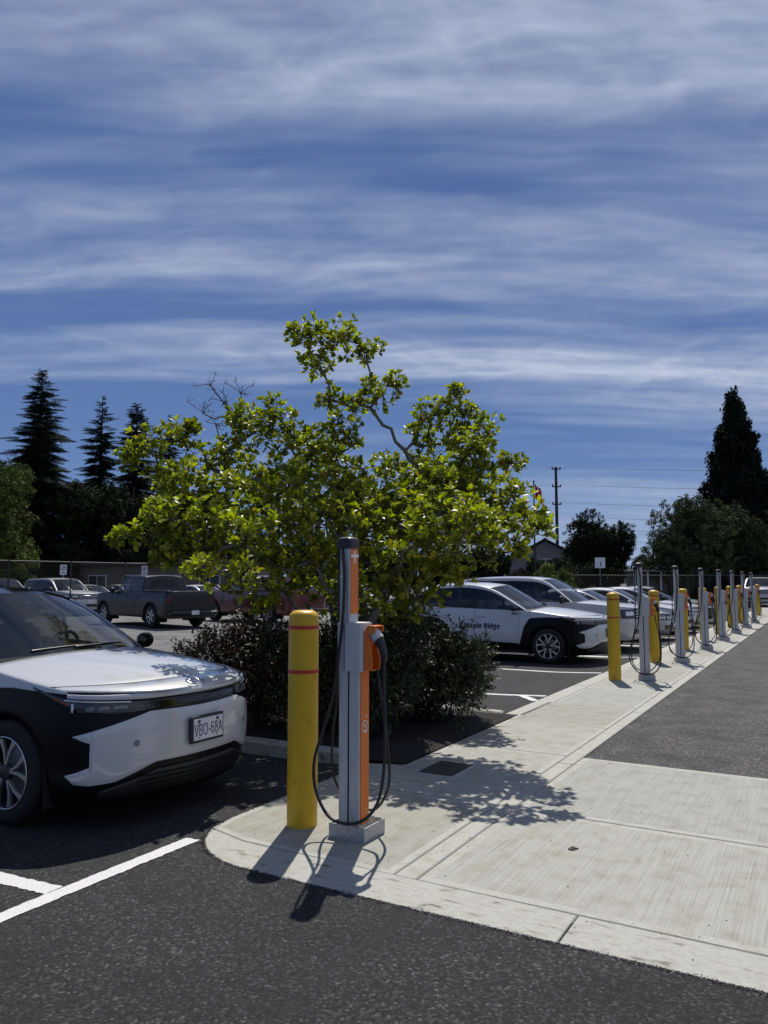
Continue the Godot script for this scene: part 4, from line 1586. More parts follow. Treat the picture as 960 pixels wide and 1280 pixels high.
	for z in [-0.09, 0.09]:
		for y in [0.566, 0.686]:
			a.lathe([[0.006, 0.0], [0.006, 0.003], [0.0, 0.004]], Vector3(fx + 0.032, y, z), 10, Basis(Vector3.BACK, -PI / 2))
	for z in [-0.10, 0.095]:
		a.box(Vector3(fx + 0.0325, 0.680, z), Vector3(0.001, 0.02, 0.022))
	add("plate_bolts", a, M.door_ink, plate)
	# emblem of three ovals on the nose panel
	a = Acc.new()
	var slope := Vector3(-0.105, 0.048, 0).normalized()
	var o := Vector3(q.nose + smt(q.lean_f, q.lip) - 0.065, 0.956, 0.0)
	for e in [[0.0, 0.0, 0.078, 0.052], [0.0, 0.0, 0.024, 0.048], [0.0, 0.019, 0.052, 0.025]]:
		var ring := []
		for k in 29:
			var t := TAU * k / 28
			ring.append(o + slope * (e[1] + sin(t) * e[3]) + Vector3(0, 0, cos(t) * e[2]) + Vector3(0.002, 0.004, 0))
		a.tube(ring, [0.0055], 6, false)
	add("emblem", a, M.chrome, c)

func crossover_side(q: Dictionary, c: Node3D) -> void:
	# sill trim line and lettering on the doors
	for side in [1, -1]:
		var x0 := 0.02 if side > 0 else -0.62
		var p := out(q, s_at_x(q, 0.25), 0.76, 0.005)
		var t := put("door_lettering", text_mesh("Maple Ridge", 0.125, 0.003, "Droid Sans", 600), M.door_ink, c, Vector3(-0.10, 0.735, p.z * side))
		t.rotation.y = 0.0 if side > 0 else PI
		t.scale = Vector3(0.80, 0.86, 1.0)
		var t2 := put("door_lettering", t.mesh, M.door_ink, c, t.position + Vector3(0.005 * side, 0.002, 0.001 * side))
		t2.rotation = t.rotation
		t2.scale = t.scale
		# small arch of a hill emblem above the lettering
		var a := Acc.new()
		for e in [[0.11, 0.03], [0.07, 0.018]]:
			var path := []
			for k in 11:
				var u := k / 10.0
				path.append(Vector3(-0.32 + (u - 0.5) * 2.0 * e[0], 0.845 + e[1] * sin(u * PI), (p.z - 0.006) * side))
			a.tube(path, [0.0025], 5)
		add("door_emblem", a, M.brake, c)
		# small dark mark on the fender
		a = Acc.new()
		var uz: float = out(q, s_at_x(q, 0.62), 1.0, 0.003).z * side
		for k in 3:
			a.box(Vector3(0.58 + k * 0.04, 1.0, uz), Vector3(0.026, 0.05, 0.003))
		add("fender_mark", a, M.door_ink, c)

func generic_front(q: Dictionary, c: Node3D, paint: Material) -> void:
	var lo: float = q.lamp[0]
	var hi: float = q.lamp[1]
	across("front_bumper", q, s_at_x(q, q.axle_f + q.arch_r + 0.06), [[0, q.sill + 0.12]], [[0, lo - 0.03]], q.get("bumper_mat", paint), c, 0.004, 24, 5)
	across("grille", q, s_at_z(q, q.grille * q.W), [[0, lo - 0.02]], [[0, hi]], q.get("grille_mat", M.black_plastic), c, 0.004, 16, 4)
	var a := Acc.new()
	for k in q.get("bars", 3):
		var y := lerpf(lo, hi - 0.02, (k + 0.5) / q.get("bars", 3))
		var path := []
		for j in range(-8, 9):
			var p := out(q, absf(j) / 8.0 * s_at_z(q, q.grille * q.W * 0.96), y, 0.012)
			p.z *= signf(j)
			path.append(p)
		a.tube(path, [q.get("bar_r", 0.012)], 6)
	add("grille_bars", a, q.get("bar_mat", M.chrome), c)
	for side in [1, -1]:
		var lamp := add("head_lamp", panel(q, s_at_z(q, (q.grille + 0.02) * q.W), s_at_x(q, q.nose - q.get("lamp_back", 0.42)), [[0, lo]], [[0, hi - 0.004]], 0.006, 12, 3, side), M.lamp_lens, c)
		var s0 := s_at_z(q, (q.grille + 0.05) * q.W)
		var s1 := s_at_z(q, 0.88 * q.W)
		add("lamp_reflector", panel(q, s0, s1, [[0, lerpf(lo, hi, 0.25)]], [[0, lerpf(lo, hi, 0.75)]], 0.011, 8, 2, side, 0.0, 0.006), M.lamp_bright, lamp)
	across("lower_intake", q, s_at_z(q, 0.62 * q.W), [[0, q.sill + 0.14]], [[0, q.sill + 0.26]], M.black_plastic, c, 0.010, 14, 2)
	a = Acc.new()
	var fx: float = out(q, 0.0, lo - 0.12, 0.0).x
	a.box(Vector3(fx + 0.016, lo - 0.12, 0), Vector3(0.012, 0.155, 0.305), 0.003)
	add("number_plate", a, M.plate, c)

func sedan_spec() -> Dictionary:
	return {
		"nose": 2.38, "tail": -2.38, "W": 0.91, "axle_f": 1.42, "axle_r": -1.38, "wheel_r": 0.335, "rim": 0.66, "arch_r": 0.375, "sill": 0.19, "clad": 0.36, "dark_shell": false, "spokes": "ten",
		"inset": [[0.15, 0.07], [0.3, 0.02], [0.5, 0.0], [0.7, 0.006], [0.85, 0.03], [1.0, 0.07]],
		"lean_f": [[0.15, -0.12], [0.35, 0.0], [0.55, 0.0], [0.7, -0.04], [0.85, -0.12]],
		"lean_r": [[0.2, 0.1], [0.5, 0.0], [0.75, 0.0], [1.0, 0.07]],
		"belt": [[-2.4, 0.72], [-2.0, 0.79], [-1.5, 0.86], [-0.8, 0.93], [0.0, 0.955], [1.2, 0.985], [2.0, 0.97], [2.4, 0.93]],
		"lip": 0.76, "hood": [[-2.32, 0.75], [-2.1, 0.83], [-1.6, 0.92], [-1.1, 0.97], [-0.85, 0.985]], "cowl": 1.0, "hood_pow": [3.0, 2.2],
		"rail_y": [[-0.78, 0.95], [-0.45, 1.15], [-0.1, 1.32], [0.2, 1.39], [0.6, 1.41], [1.0, 1.37], [1.4, 1.22], [1.8, 0.99]],
		"rail_z": [[-0.78, 0.76], [-0.45, 0.70], [-0.1, 0.63], [0.2, 0.60], [0.6, 0.58], [1.0, 0.58], [1.4, 0.63], [1.8, 0.72]],
		"rail_end": -1.8, "header": -0.05, "header_bow": 0.12, "roof": [[-0.05, 1.37], [0.2, 1.43], [0.6, 1.455], [1.0, 1.42], [1.2, 1.37]], "roof_end": -1.05, "rear_bow": 0.1,
		"windows": [[0.60, -0.22], [-0.29, -1.05], [-1.10, -1.45]], "tail_top": Vector3(-1.85, 1.0, 0), "boot": 0.96, "lamp_rear": [0.72, 0.86],
		"cuts": [0.78, -0.26, -1.15], "paint_lo": [[2.5, 0.22], [-2.5, 0.22]], "handle_y": 0.80, "seats": [[-0.25, 0], [-1.05, 1]],
		"lamp": [0.60, 0.72], "grille": 0.5, "hood_side": 0.42, "fender_from": 1.96, "lamp_back": 0.5,
	}

func suv_spec() -> Dictionary:
	return {
		"nose": 2.45, "tail": -2.45, "W": 0.97, "axle_f": 1.5, "axle_r": -1.45, "wheel_r": 0.39, "rim": 0.64, "arch_r": 0.435, "sill": 0.28, "clad": 0.5, "dark_shell": false, "spokes": "six", "round": 0.75, "round_rear": 0.7, "arch_lip": 0.05,
		"inset": [[0.2, 0.06], [0.4, 0.01], [0.7, 0.0], [0.95, 0.01], [1.15, 0.05], [1.3, 0.1]],
		"lean_f": [[0.2, -0.1], [0.5, 0.0], [0.9, 0.0], [1.05, -0.03], [1.2, -0.08]],
		"lean_r": [[0.2, 0.06], [0.5, 0.0], [1.2, 0.02]],
		"belt": [[-2.5, 1.03], [-2.0, 1.08], [-1.4, 1.13], [-0.9, 1.16], [0.0, 1.17], [1.5, 1.19], [2.45, 1.19]],
		"lip": 1.04, "hood": [[-2.42, 1.03], [-2.25, 1.09], [-1.9, 1.14], [-1.4, 1.19], [-1.0, 1.21]], "cowl": 1.12, "hood_pow": [3.5, 2.4],
		"rail_y": [[-0.92, 1.17], [-0.6, 1.42], [-0.3, 1.63], [-0.05, 1.72], [0.4, 1.755], [1.2, 1.75], [1.9, 1.71], [2.2, 1.55], [2.36, 1.2]],
		"rail_z": [[-0.92, 0.84], [-0.6, 0.79], [-0.3, 0.74], [-0.05, 0.715], [0.4, 0.70], [1.2, 0.70], [1.9, 0.70], [2.2, 0.73], [2.36, 0.80]],
		"rail_end": -2.36, "header": 0.12, "header_bow": 0.10, "roof": [[-0.12, 1.73], [0.1, 1.775], [0.6, 1.80], [1.4, 1.79], [2.1, 1.73]], "roof_end": -2.02, "rear_bow": 0.05,
		"windows": [[0.74, -0.20], [-0.27, -1.10], [-1.18, -2.0]], "tail_top": Vector3(-2.40, 1.2, 0), "lamp_rear": [0.95, 1.15],
		"cuts": [0.92, -0.24, -1.2], "paint_lo": [[2.6, 0.34], [-2.6, 0.34]], "handle_y": 1.0, "seats": [[-0.2, 0], [-1.05, 1]],
		"lamp": [0.80, 1.01], "grille": 0.6, "hood_side": 0.34, "fender_from": 2.10, "mirror": 1.35, "mirror_mat": M.black_plastic, "lamp_back": 0.34,
	}

func pickup_spec() -> Dictionary:
	return {
		"nose": 2.9, "tail": -2.95, "W": 1.0, "axle_f": 1.95, "axle_r": -1.72, "wheel_r": 0.415, "rim": 0.62, "arch_r": 0.48, "sill": 0.36, "clad": 0.55, "dark_shell": false, "spokes": "six", "round": 0.62, "round_rear": 0.25, "bed": -1.02, "arch_lip": 0.045,
		"inset": [[0.3, 0.06], [0.5, 0.01], [0.8, 0.0], [1.05, 0.008], [1.2, 0.04], [1.35, 0.1]],
		"lean_f": [[0.3, -0.06], [0.6, 0.0], [1.0, 0.0], [1.15, -0.03], [1.3, -0.08]],
		"lean_r": [[0.2, 0.02], [1.3, 0.0]],
		"belt": [[-3.0, 1.12], [-2.4, 1.18], [-1.8, 1.22], [-1.2, 1.24], [0.0, 1.25], [1.02, 1.26], [1.06, 1.30], [2.95, 1.30]],
		"lip": 1.14, "hood": [[-2.88, 1.12], [-2.7, 1.19], [-2.3, 1.25], [-1.8, 1.29], [-1.3, 1.31]], "cowl": 1.40, "hood_pow": [3.6, 2.4],
		"rail_y": [[-1.2, 1.25], [-0.9, 1.48], [-0.55, 1.73], [-0.3, 1.81], [0.2, 1.835], [0.75, 1.81], [0.9, 1.78], [1.05, 1.26]],
		"rail_z": [[-1.2, 0.87], [-0.9, 0.82], [-0.55, 0.76], [-0.3, 0.735], [0.2, 0.725], [0.75, 0.725], [0.9, 0.735], [1.05, 0.86]],
		"rail_end": -1.045, "header": 0.40, "header_bow": 0.08, "roof": [[-0.4, 1.82], [-0.2, 1.855], [0.3, 1.875], [0.8, 1.86], [0.95, 1.84]], "roof_end": -0.9, "rear_bow": 0.04,
		"windows": [[1.0, 0.06], [-0.02, -0.9]], "lamp_rear": [0.88, 1.16],
		"cuts": [1.2, 0.02, -1.0], "paint_lo": [[3.0, 0.42], [-3.0, 0.42]], "handle_y": 1.08, "seats": [[0.05, 0], [-0.7, 1]],
		"lamp": [0.86, 1.08], "grille": 0.62, "hood_side": 0.32, "fender_from": 2.58, "quarter_to": -2.80, "mirror": 1.5, "mirror_mat": M.black_plastic, "lamp_back": 0.32,
	}

func repaint(o: Node, old: Material, new: Material) -> void:
	if o is MeshInstance3D and o.material_override == old:
		o.material_override = new
	for ch in o.get_children():
		repaint(ch, old, new)

func park(o: Node3D, x: float, z: float, heading: float, y := -0.045) -> void:
	o.position = Vector3(x, y, z)
	o.rotation.y = heading

func make_vehicles() -> void:
	var g := "cars parked in the charging stalls"
	# nearest car, nose to the kerb
	var q := crossover_spec()
	q.first = true
	q.roof_mat = M.gloss_black
	q.rail_mat = M.paint_black
	var hero := make_car(q, "electric_crossover", "white and black crossover at left edge, nose towards the large yellow bollard", "car", M.paint_white, g)
	crossover_front(q, hero, M.paint_white)
	park(hero, -6.375, -4.38, 0.0)
	# lettered car of the same model
	var q2 := crossover_spec()
	var lettered := make_car(q2, "electric_crossover", "white crossover with dark lettering on its door, right of the tree", "car", M.paint_white, g)
	crossover_front(q2, lettered, M.paint_white)
	crossover_side(q2, lettered)
	park(lettered, -6.30, -16.32, 0.0)
	# tall white utility vehicle in the next stall
	var qs := suv_spec()
	var suv := make_car(qs, "utility_vehicle", "tall white utility vehicle just beyond the lettered white car", "car", M.paint_pearl, g)
	generic_front(qs, suv, M.paint_pearl)
	park(suv, -6.35, -19.6, 0.0)
	var qd := sedan_spec()
	var sedan := make_car(qd, "sedan", "silver sedan beyond the tall white utility vehicle, behind the second bollard", "car", M.paint_silver, g)
	generic_front(qd, sedan, M.paint_silver)
	park(sedan, -6.2, -23.2, 0.0)
	var s2 := copy(sedan, Vector3.ZERO, 0.0, "pale silver sedan seen between the second and third charging posts", "sedan")
	park(s2, -6.1, -26.5, 0.0)
	repaint(s2, M.paint_silver, M.paint_pearl)
	var s3 := copy(sedan, Vector3.ZERO, 0.0, "white sedan seen between the third and fourth charging posts", "sedan")
	park(s3, -6.15, -29.7, 0.0)
	repaint(s3, M.paint_silver, M.paint_white)
	var s4 := copy(sedan, Vector3.ZERO, 0.0, "dark sedan farthest along the charging stalls", "sedan")
	park(s4, -6.2, -33.2, 0.0)
	repaint(s4, M.paint_silver, M.paint_grey)
	# pickups across the lot
	var qp := pickup_spec()
	qp.bumper_mat = M.paint_grey
	var ram := make_car(qp, "pickup_truck", "dark grey crew-cab pickup truck parked across the lot at left", "pickup truck", M.paint_grey)
	generic_front(qp, ram, M.paint_grey)
	stand(ram, -8.75, 29.2, PI - 0.27)
	var red := copy(ram, Vector3.ZERO, 0.0, "dark red pickup truck seen behind the tree's slanting trunk", "pickup_truck")
	repaint(red, M.paint_grey, M.paint_red)
	stand(red, -5.0, 31.5, PI - 0.25)
	var wp := copy(ram, Vector3.ZERO, 0.0, "white pickup truck facing the camera at the far right end of the walk", "pickup_truck")
	repaint(wp, M.paint_grey, M.paint_white)
	stand(wp, 24.3, 50.0, -PI / 2 + 0.05)
	# cars beyond the fence and in the far rows
	var far := "cars parked in the far rows"
	var list := [[suv, -16.0, 38.5, -0.12, "paint_white", "white utility vehicle behind the fence post at far left"], [suv, -18.2, 36.6, -0.1, "paint_black", "dark utility vehicle at the left edge beyond the fence"], [sedan, -15.9, 42.0, -0.12, "paint_silver", "silver sedan right of the far white utility vehicle"], [sedan, -15.0, 45.5, -0.12, "paint_tan", "tan sedan just behind the dark pickup's cab"], [sedan, -9.3, 40.0, -0.1, "paint_white", "white sedan between the dark and the red pickups"], [sedan, -9.0, 44.0, -0.1, "paint_blue", "dark blue sedan beyond the red pickup truck"], [suv, -6.6, 47.0, -0.1, "paint_grey", "dark utility vehicle far behind the tree trunks"], [sedan, -4.2, 45.0, -0.1, "paint_silver", "silver sedan in the far row behind the tree's middle trunk"], [sedan, -1.2, 41.0, -0.1, "paint_white", "white sedan in the far row behind the nearest charging post"]]
	for l in list:
		var o := copy(l[0], Vector3.ZERO, 0.0, l[5], "utility_vehicle" if l[0] == suv else "sedan")
		repaint(o, M.paint_pearl if l[0] == suv else M.paint_silver, M[l[4]])
		o.set_meta("group", far)
		stand(o, l[1], l[2], l[3])

func site(right: float, ahead: float, y := 0.0) -> Vector3:
	# metres to the right of and ahead of the end of the walk, along the diagonal of the lot
	return Vector3(right * 0.8682 - ahead * 0.4962, y, -right * 0.4962 - ahead * 0.8682)

func stand(o: Node3D, right: float, ahead: float, heading: float) -> void:
	park(o, site(right, ahead).x, site(right, ahead).z, heading, -0.03)

# ---------------------------------------------------------------- trees and shrubs
func leaf_mesh(width := 0.27, fold := 0.07) -> ArrayMesh:
	return leaf_acc(width, fold).mesh()

func leaf_acc(width := 0.27, fold := 0.07) -> Acc:
	# one leaf of length 1 along +z, folded along its rib
	var a := Acc.new()
	var sec := [[0.0, 0.012, 0.0], [0.22, width * 0.72, 0.02], [0.52, width, 0.03], [0.8, width * 0.68, 0.0], [1.0, 0.0, -0.06]]
	for s in [-1, 1]:
		var r0 := PackedVector3Array()
		var r1 := PackedVector3Array()
		for e in sec:
			r0.append(Vector3(0, e[2], e[0]))
			r1.append(Vector3(s * e[1], e[2] + fold * e[1] / width, e[0]))
		a.grid([r0, r1])
	return a

func multi(called: String, mesh: Mesh, m: Material, xf: Array, cols: Array, parent: Node) -> MultiMeshInstance3D:
	var mm := MultiMesh.new()
	mm.transform_format = MultiMesh.TRANSFORM_3D
	mm.use_colors = true
	mm.mesh = mesh
	mm.instance_count = xf.size()
	for k in xf.size():
		mm.set_instance_transform(k, xf[k])
		mm.set_instance_color(k, cols[k])
	var mi := MultiMeshInstance3D.new()
	mi.name = called
	mi.multimesh = mm
	mi.material_override = m
	parent.add_child(mi, true)
	mi.set_meta("kind", "stuff")
	return mi

func aim(dir: Vector3, up: Vector3, size: float, roll := 0.0) -> Basis:
	# basis whose z runs along dir
	var z := dir.normalized()
	var x := up.cross(z)
	if x.length_squared() < 1e-6:
		x = Vector3.RIGHT.cross(z)
	x = x.normalized()
	var y := z.cross(x)
	var b := Basis(x, y, z)
	if roll != 0.0:
		b = b.rotated(z, roll)
	return b.scaled(Vector3.ONE * size)

var tn_p := []
var tn_parent := []

func nearest_node(p: Vector3, low: int) -> int:
	var best := -1
	var bd := 1e9
	for k in range(low, tn_p.size()):
		var q: Vector3 = tn_p[k]
		var d := q.distance_to(p) + (maxf(0.0, q.y - p.y + 0.05) * 1.2)
		if d < bd:
			bd = d
			best = k
	return best

func grow(from: int, to: Vector3, step: float, wob: float, rise := 0.25) -> int:
	var a: Vector3 = tn_p[from]
	var n := maxi(1, int(a.distance_to(to) / step))
	var ctrl := a.lerp(to, 0.45) + Vector3(rng.randfn(0, wob), rise * a.distance_to(to) * 0.25, rng.randfn(0, wob))
	var last := from
	for k in range(1, n + 1):
		var u := float(k) / n
		var p := a.lerp(ctrl, u).lerp(ctrl.lerp(to, u), u)
		if k < n:
			p += Vector3(rng.randfn(0, wob * 0.25), rng.randfn(0, wob * 0.25), rng.randfn(0, wob * 0.25))
		tn_p.append(p)
		tn_parent.append(last)
		last = tn_p.size() - 1
	return last

func make_magnolia() -> void:
	var clusters := [[-3.9,2.4,-7.35,0.36],[-3.4,2.35,-7.2,0.34],[-3.6,2.8,-7.85,0.34],[-3.0,2.2,-7.1,0.26],[-4.3,2.5,-7.0,0.34],[-5.5,2.25,-5.45,0.22],[-5.2,2.2,-5.65,0.24],[-5.6,2.3,-5.85,0.25],[-5.33,4.62,-7.55,0.25],[-4.94,4.56,-7.66,0.26],[-4.70,4.43,-7.79,0.19],[-5.26,4.29,-7.59,0.21],[-5.48,4.66,-7.46,0.13],[-5.20,3.86,-7.74,0.19],[-4.58,3.96,-7.98,0.23],[-4.44,4.04,-8.06,0.13],[-4.86,3.79,-7.82,0.15],[-5.58,3.60,-7.18,0.26],[-5.67,3.37,-6.90,0.29],[-5.39,3.33,-7.29,0.28],[-5.88,3.58,-6.89,0.15],[-5.96,3.20,-6.84,0.26],[-4.88,3.41,-7.58,0.22],[-6.55,3.13,-6.05,0.23],[-6.37,3.24,-6.38,0.24],[-6.11,2.95,-6.64,0.27],[-6.42,2.78,-6.24,0.25],[-6.70,3.02,-5.96,0.11],[-6.23,3.40,-6.46,0.09],[-5.60,2.49,-5.95,0.20],[-5.96,2.09,-5.29,0.14],[-5.80,2.22,-5.49,0.21],[-5.69,2.35,-5.79,0.24],[-5.46,2.32,-6.04,0.28],[-5.58,1.93,-5.50,0.19],[-5.31,1.93,-5.66,0.24],[-4.91,2.01,-5.78,0.28],[-5.32,2.53,-6.12,0.25],[-5.69,2.83,-7.11,0.37],[-5.40,2.96,-7.51,0.38],[-5.01,3.09,-7.62,0.30],[-5.00,2.44,-7.28,0.40],[-5.22,2.28,-6.81,0.35],[-4.71,2.69,-7.67,0.37],[-4.63,2.11,-7.37,0.38],[-4.79,1.87,-6.82,0.28],[-5.10,1.83,-6.53,0.24],[-4.06,3.64,-8.28,0.25],[-3.74,3.69,-8.46,0.21],[-3.80,3.89,-8.42,0.11],[-3.41,3.41,-8.42,0.21],[-3.94,3.32,-8.46,0.33],[-3.44,2.93,-8.28,0.31],[-2.98,2.95,-8.09,0.16],[-4.23,2.86,-8.18,0.33],[-3.64,2.46,-7.82,0.39],[-3.04,2.47,-7.71,0.32],[-2.53,2.24,-7.31,0.21],[-3.05,2.07,-7.36,0.28],[-2.64,1.95,-7.24,0.10],[-3.96,2.20,-7.64,0.36],[-3.92,1.83,-7.20,0.31],[-3.42,1.77,-7.26,0.23],[-4.57,3.07,-8.10,0.19],[-4.23,3.42,-8.29,0.15],[-4.08,2.27,-6.65,0.29],[-3.31,2.17,-6.74,0.30],[-2.82,2.22,-6.68,0.25],[-2.46,2.12,-6.66,0.17],[-2.23,2.13,-6.79,0.10],[-4.52,2.26,-6.29,0.27],[-4.45,2.19,-5.34,0.21],[-3.59,1.93,-6.59,0.22],[-5.54,2.58,-8.81,0.48],[-4.83,3.03,-9.33,0.44],[-6.23,2.79,-8.30,0.43],[-4.17,3.00,-9.48,0.39],[-6.60,2.96,-7.75,0.33],[-5.81,3.42,-8.43,0.34],[-3.80,2.42,-9.12,0.37],[-4.92,2.46,-9.05,0.43],[-6.67,2.31,-7.24,0.28],[-5.45,2.02,-8.29,0.37],[-5.98,2.01,-7.64,0.30],[-4.16,2.01,-8.68,0.34],[-5.24,1.49,-6.57,0.19],[-4.51,1.68,-5.31,0.17],[-4.60,1.55,-7.16,0.27],[-3.97,1.54,-6.95,0.25],[-3.70,1.49,-7.33,0.24],[-3.23,1.70,-7.14,0.15],[-5.00,1.57,-7.28,0.26],[-5.42,1.63,-7.27,0.22],[-4.41,1.33,-7.39,0.18],[-4.00,1.31,-7.39,0.19],[-4.61,1.73,-4.91,0.12],[-3.58,2.73,-7.40,0.26],[-4.07,2.30,-7.12,0.29],[-4.46,2.63,-6.78,0.29],[-4.84,2.62,-6.45,0.27],[-4.26,2.46,-7.93,0.32],[-3.40,3.15,-7.96,0.23],[-2.77,2.52,-7.51,0.20],[-5.72,2.69,-5.83,0.21],[-5.06,2.37,-6.32,0.28]]
	var tree := thing("magnolia_tree", "wide yellow-green leafy tree with several stems behind the nearest charging post", "tree", Vector3(-5.0, 0.05, -7.6))
	rng.seed = 77
	tn_p = []
	tn_parent = []
	for stem in [[Vector3(-5.12, 0.0, -7.3), Vector3(-5.38, 0.67, -7.06), Vector3(-5.60, 1.15, -6.72), Vector3(-5.74, 1.49, -6.4), Vector3(-5.87, 1.85, -6.22), Vector3(-5.95, 2.3, -6.15)], [Vector3(-5.08, 0.0, -7.52), Vector3(-5.2, 0.7, -7.48), Vector3(-5.37, 1.24, -7.41), Vector3(-5.56, 1.71, -7.19), Vector3(-5.62, 2.3, -7.1)], [Vector3(-4.98, 0.0, -7.72), Vector3(-5.03, 0.6, -7.7), Vector3(-5.1, 1.33, -7.68), Vector3(-5.2, 1.8, -7.61), Vector3(-5.12, 2.5, -7.62), Vector3(-5.0, 3.1, -7.75)], [Vector3(-4.75, 0.0, -7.85), Vector3(-4.5, 0.8, -7.9), Vector3(-4.22, 1.6, -7.95), Vector3(-3.98, 2.3, -8.05), Vector3(-4.15, 2.95, -8.15), Vector3(-4.5, 3.45, -8.0), Vector3(-4.75, 3.8, -7.86)], [Vector3(-4.85, 0.0, -7.55), Vector3(-4.5, 0.75, -7.25), Vector3(-4.0, 1.5, -7.05), Vector3(-3.5, 1.9, -7.1)]]:
		var pts := curve_points(stem, 4)
		var last := -1
		for p in pts:
			if p.y > 1.9:
				p += Vector3(rng.randfn(0, 0.022), rng.randfn(0, 0.015), rng.randfn(0, 0.022))
			tn_p.append(p)
			tn_parent.append(last)
			last = tn_p.size() - 1
	var core := Vector3(-5.0, 1.2, -7.6)
	clusters.sort_custom(func(x, y): return Vector3(x[0], x[1], x[2]).distance_to(core) < Vector3(y[0], y[1], y[2]).distance_to(core))
	var xf := []
	var cols := []
	for cl in clusters:
		var c := Vector3(cl[0], cl[1], cl[2])
		var R: float = cl[3]
		var hub := grow(nearest_node(c, 0), c, 0.12, 0.035)
		var lo := maxi(0, tn_p.size() - 6)
		var n := int(9 + 30 * R * R / 0.09 + 11 * R / 0.3)
		for t in n:
			var d := Vector3(rng.randfn(), rng.randfn() * 0.8 + 0.18, rng.randfn()).normalized()
			var tip := c + d * R * pow(rng.randf(), 0.42) * 1.08
			var node := grow(nearest_node(tip, lo) if rng.randf() < 0.75 else hub, tip, 0.09, 0.02, 0.1)
			var prev: Vector3 = tn_p[tn_parent[node]]
			var dir := ((tip - prev).normalized() + Vector3.UP * 0.85 + d * 0.3).normalized()
			var side := dir.cross(Vector3(rng.randf() - 0.5, 0.1, rng.randf() - 0.5)).normalized()
			var nl := rng.randi_range(5, 8)
			var tone := rng.randf()
			for l in nl:
				var ang := TAU * l / nl + rng.randfn(0, 0.3)
				var tilt := rng.randf_range(0.35, 1.1)
				var ld := (dir * cos(tilt) + side.rotated(dir, ang) * sin(tilt)).normalized()
				ld = (ld + Vector3.DOWN * rng.randf_range(0.0, 0.35) * (1.0 if tilt > 0.8 else 0.2)).normalized()
				var size := rng.randf_range(0.046, 0.090) * (1.12 if rng.randf() < 0.2 else 1.0)
				xf.append(Transform3D(aim(ld, dir, size, rng.randfn(0, 0.35)), tip - tree.position + ld * 0.008))
				cols.append(leaf_tone(tone))
			# leaves lower on the twig
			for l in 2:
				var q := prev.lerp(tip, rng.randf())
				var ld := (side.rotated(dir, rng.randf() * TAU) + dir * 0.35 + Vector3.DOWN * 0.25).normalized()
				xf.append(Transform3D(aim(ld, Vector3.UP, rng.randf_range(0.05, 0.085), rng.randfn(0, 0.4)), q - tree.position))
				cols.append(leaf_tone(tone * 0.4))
	# bare twigs at the upper left
	for c in [Vector3(-6.26, 3.97, -6.79), Vector3(-6.09, 3.76, -6.88), Vector3(-5.98, 3.62, -6.95), Vector3(-6.3, 3.62, -6.72), Vector3(-6.18, 3.5, -6.8), Vector3(-5.93, 3.86, -6.95)]:
		var e := grow(nearest_node(c, 0), c, 0.08, 0.03)
		for k in 6:
			var tip: Vector3 = c + Vector3(rng.randfn(0, 0.09), rng.randfn(0.02, 0.08), rng.randfn(0, 0.09))
			var f := grow(e, tip, 0.05, 0.02)
			for j in 3:
				grow(f, tip + Vector3(rng.randfn(0, 0.035), rng.randfn(0.02, 0.03), rng.randfn(0, 0.035)), 0.03, 0.01)
	# thickness from the tips inwards
	var rad := PackedFloat32Array()
	rad.resize(tn_p.size())
	var kids := []
	for k in tn_p.size():
		kids.append([])
	for k in range(tn_p.size() - 1, -1, -1):
		rad[k] = maxf(0.0028, pow(rad[k], 1.0 / 2.35)) if rad[k] > 0.0 else 0.0028
		if tn_parent[k] >= 0:
			rad[tn_parent[k]] += pow(rad[k], 2.35)
			kids[tn_parent[k]].append(k)
	var thick := Acc.new()
	var thin := Acc.new()
	var starts := []
	for k in tn_p.size():
		if tn_parent[k] < 0:
			starts.append([-1, k])
	while starts.size():
		var s: Array = starts.pop_back()
		var path := []
		var radii := []
		var k: int = s[1]
		if s[0] >= 0:
			path.append(tn_p[s[0]] - tree.position)
			radii.append(rad[k])
		while true:
			path.append(tn_p[k] - tree.position)
			radii.append(minf(rad[k] * 0.86, 0.062))
			var best := -1
			for j in kids[k]:
				if best < 0 or rad[j] > rad[best]:
					best = j
			for j in kids[k]:
				if j != best:
					starts.append([k, j])
			if best < 0:
				break
			k = best
		if path.size() > 1:
			var big: bool = radii[mini(1, radii.size() - 1)] > 0.014
			(thick if big else thin).tube(path, radii, 9 if big else 4, false)
	add("trunk", thick, M.bark, tree)
	add("twigs", thin, M.twig, tree)
	# the 300 leaves nearest the walk one by one, the others together
	var order := range(xf.size())
	var eye := Vector3(0, 1.6, 0) - tree.position
	order.sort_custom(func(x, y): return xf[x].origin.distance_squared_to(eye) < xf[y].origin.distance_squared_to(eye))
	var crown_x := []
	var crown_c := []
	var lm := leaf_mesh()
	var crown := Node3D.new()
	crown.name = "crown"
	tree.add_child(crown)
	var tones := []
	for k in 5:
		var tinted := leaf_acc()
		var tone := leaf_tone(k / 4.0)
		for j in tinted.v.size():
			tinted.c.append(tone)
		tones.append(tinted.mesh())
	for k in order.size():
		var i: int = order[k]
		if k < 300:
			var o := put("leaf", tones[i % 5], M.leaf, crown)
			o.transform = xf[i]
		else:
			crown_x.append(xf[i])
			crown_c.append(cols[i])
	multi("foliage", lm, M.leaf, crown_x, crown_c, crown)
	print("magnolia leaves ", xf.size(), " nodes ", tn_p.size())

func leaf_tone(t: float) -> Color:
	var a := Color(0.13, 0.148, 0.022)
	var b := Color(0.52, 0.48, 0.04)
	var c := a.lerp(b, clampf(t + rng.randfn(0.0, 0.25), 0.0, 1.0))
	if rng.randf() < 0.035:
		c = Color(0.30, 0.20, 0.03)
	return c

